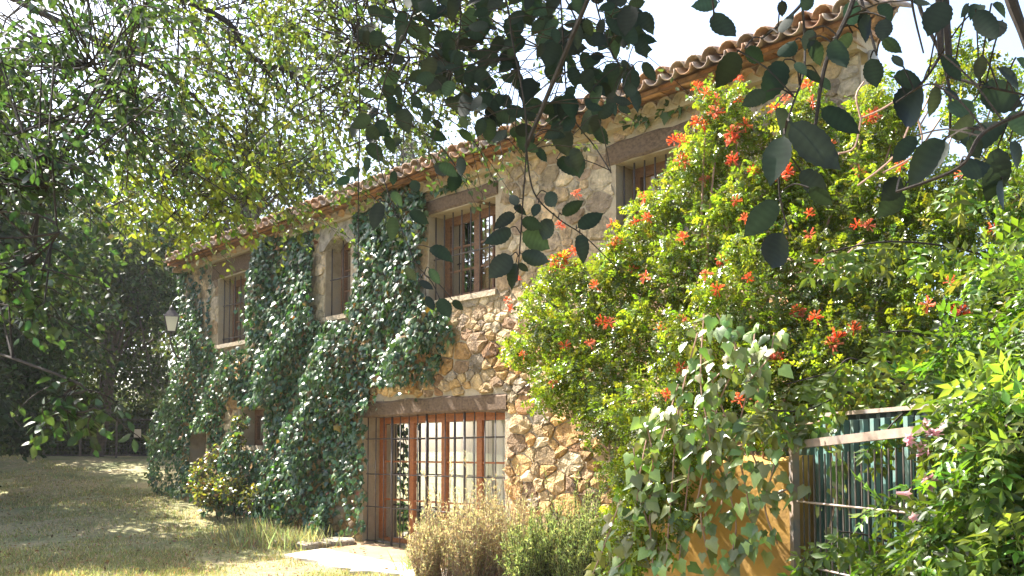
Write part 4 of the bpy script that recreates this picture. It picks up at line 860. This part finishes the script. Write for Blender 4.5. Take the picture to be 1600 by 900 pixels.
for ln, p0 in BR:
    j = np.argmin(np.linalg.norm(LM-ln[0], axis=1)); mb.tube(polyline([LM[j], (LM[j]+ln[0])/2+np.array((0, 0, .03)), ln[0]], 4), .006, 5)
BRP = np.concatenate([b_[0] for b_ in BR])
LV = []
def zl(lst, ox, oy, Zd):
    for (a, b_, c, d) in lst: LV.append((ox+a*.3444, oy+b_*.3444, ox+c*.3444, oy+d*.3444, Zd+random.uniform(-.06, .06)))
zl([(215, 10, 85, 30), (190, 50, 275, 190)], 1050, 0, 1.9)
zl([(500, 0, 500, 75), (300, 230, 210, 400), (330, 220, 420, 280), (480, 150, 560, 60), (590, 50, 640, -40), (620, 180, 690, 290), (740, 170, 770, 330), (880, 160, 860, 40), (940, 10, 1000, 90), (970, 80, 950, 190), (955, 170, 1035, 240), (1000, 250, 1050, 305), (900, 260, 930, 400), (1000, 350, 1150, 370), (1140, 370, 990, 610), (510, 270, 420, 460), (430, 415, 315, 480), (590, 320, 690, 370), (670, 350, 720, 405), (670, 490, 860, 600), (470, 480, 560, 650), (530, 550, 765, 775), (510, 610, 435, 830), (580, 770, 710, 900), (840, 0, 790, 130), (820, 150, 740, 240), (560, 180, 480, 290), (640, 130, 600, 230), (900, 60, 850, 200), (560, 280, 610, 340)], 1050, 0, 1.5)
zl([(1225, 245, 1315, 365), (1405, 250, 1390, 365), (1195, 385, 1185, 530), (1240, 395, 1300, 465), (1370, 455, 1235, 545), (1475, 305, 1597, 390), (1390, 400, 1590, 480), (1255, 625, 1395, 525), (1300, 650, 1510, 580), (1110, 615, 1000, 735), (1245, 630, 1075, 805), (1300, 770, 1435, 760), (1480, 660, 1460, 920), (1540, 500, 1610, 620), (1045, 810, 950, 910), (1380, 40, 1475, 190), (1450, 15, 1530, 60), (1240, 0, 1160, 165), (1090, 0, 1175, 25), (1345, 15, 1315, 80), (1530, 640, 1600, 760), (1560, 260, 1650, 330), (1500, 90, 1440, 180), (1400, 20, 1360, 60), (1350, 620, 1400, 720)], 1050, 0, 1.4)
zl([(485, 35, 325, 205), (505, 175, 425, 375), (620, -20, 730, 65), (1045, -10, 945, 115), (1500, -60, 1480, 85)], 1050, 300, 1.45)
zl([(885, 95, 790, 158), (868, 160, 755, 248), (912, 125, 1010, 163), (1055, 120, 995, 222), (915, 180, 1045, 258), (873, 285, 762, 388), (908, 278, 1048, 322), (890, 318, 858, 430), (903, 318, 942, 368), (1095, 105, 1195, 38), (1165, 165, 1288, 92), (1178, 188, 1202, 312), (990, 50, 968, 113), (1025, 0, 1075, 72), (900, 60, 860, 10), (880, 60, 930, 95)], 500, 300, 2.3)
zl([(275, 40, 238, 170), (335, 105, 325, 225), (405, 85, 490, 140), (495, 250, 605, 300), (385, 340, 440, 405), (450, 400, 515, 445), (495, 345, 545, 420), (320, 0, 380, 60), (480, 470, 520, 540), (540, 480, 590, 570), (600, 490, 650, 535)], 500, 300, 2.6)
for k in range(250):    # the thick cluster at the top
    while True:
        x, y = random.uniform(660, 1005), random.uniform(-30, 300)
        if (x < 900 or y < 230-1.0*(x-900)) and y < 60+.85*(x-600) and y < 250: break
    d = BRP; l = random.uniform(26, 50); a = random.uniform(-.3, 3.4) if random.random() < .8 else random.uniform(0, 6.28); LV.append((x, y, x+l*math.cos(a)*.8, y+l*math.sin(a), random.uniform(2.3, 3.1)))
for k in range(60):
    x, y = random.uniform(545, 720), random.uniform(-20, 300); a = random.uniform(.2, 2.9); l = random.uniform(22, 40); LV.append((x, y, x+l*math.cos(a), y+l*math.sin(a), random.uniform(2.6, 3.2)))
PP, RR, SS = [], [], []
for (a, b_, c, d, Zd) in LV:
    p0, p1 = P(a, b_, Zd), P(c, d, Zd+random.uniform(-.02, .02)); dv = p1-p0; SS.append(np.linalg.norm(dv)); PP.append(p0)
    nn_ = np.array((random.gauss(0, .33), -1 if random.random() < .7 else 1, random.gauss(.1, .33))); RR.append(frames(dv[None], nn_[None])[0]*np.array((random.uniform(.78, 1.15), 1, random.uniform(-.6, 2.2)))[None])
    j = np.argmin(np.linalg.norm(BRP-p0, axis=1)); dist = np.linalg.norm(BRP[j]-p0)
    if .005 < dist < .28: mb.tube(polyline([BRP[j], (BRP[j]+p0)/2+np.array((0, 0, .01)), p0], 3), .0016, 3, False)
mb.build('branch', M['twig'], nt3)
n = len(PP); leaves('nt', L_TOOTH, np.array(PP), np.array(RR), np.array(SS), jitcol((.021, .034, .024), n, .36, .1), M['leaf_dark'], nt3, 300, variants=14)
# its crown above and behind the camera, out of the picture, keeps these leaves in shade
cl = []
for k in range(90):
    y = random.uniform(-1.5, 5.2); z = max(1.5+.62*max(y, 0)+1.0, 3.7)+random.uniform(0, 2.0); x = random.uniform(-4.5, 2.4); cl.append((x, y, z+.4, .8, .8, .45))
p, R_, s, c = clump_leaves(cl, 75, .06, .1, (.04, .06, .03)); x_, y_, _ = proj(p); k = (y_ < -40) | (p[:, 1] < .2)
leaves('crown', L_OVAL, p[k], R_[k], s[k], c[k], M['leaf_dark'], nt3, 0, rest='crown')

# ------------------------------------------------------------------ hazy backlit air, the haze added also to hint at lens glare
m, nt_, b = newmat('haze'); nt_.nodes.remove(b); v_ = nt_.nodes.new('ShaderNodeVolumePrincipled'); v_.inputs['Color'].default_value = (.9, .94, 1, 1)
v_.inputs['Density'].default_value = .0005; v_.inputs['Anisotropy'].default_value = .2; nt_.links.new(v_.outputs[0], nt_.nodes['Material Output'].inputs['Volume'])
hz = MB().box((-125, -45, -1.5), (125, 205, 19)).build('haze', m); hz['kind'] = 'stuff'; hz['label'] = 'thin haze in the backlit air, added to suggest lens glare'; hz['category'] = 'haze'
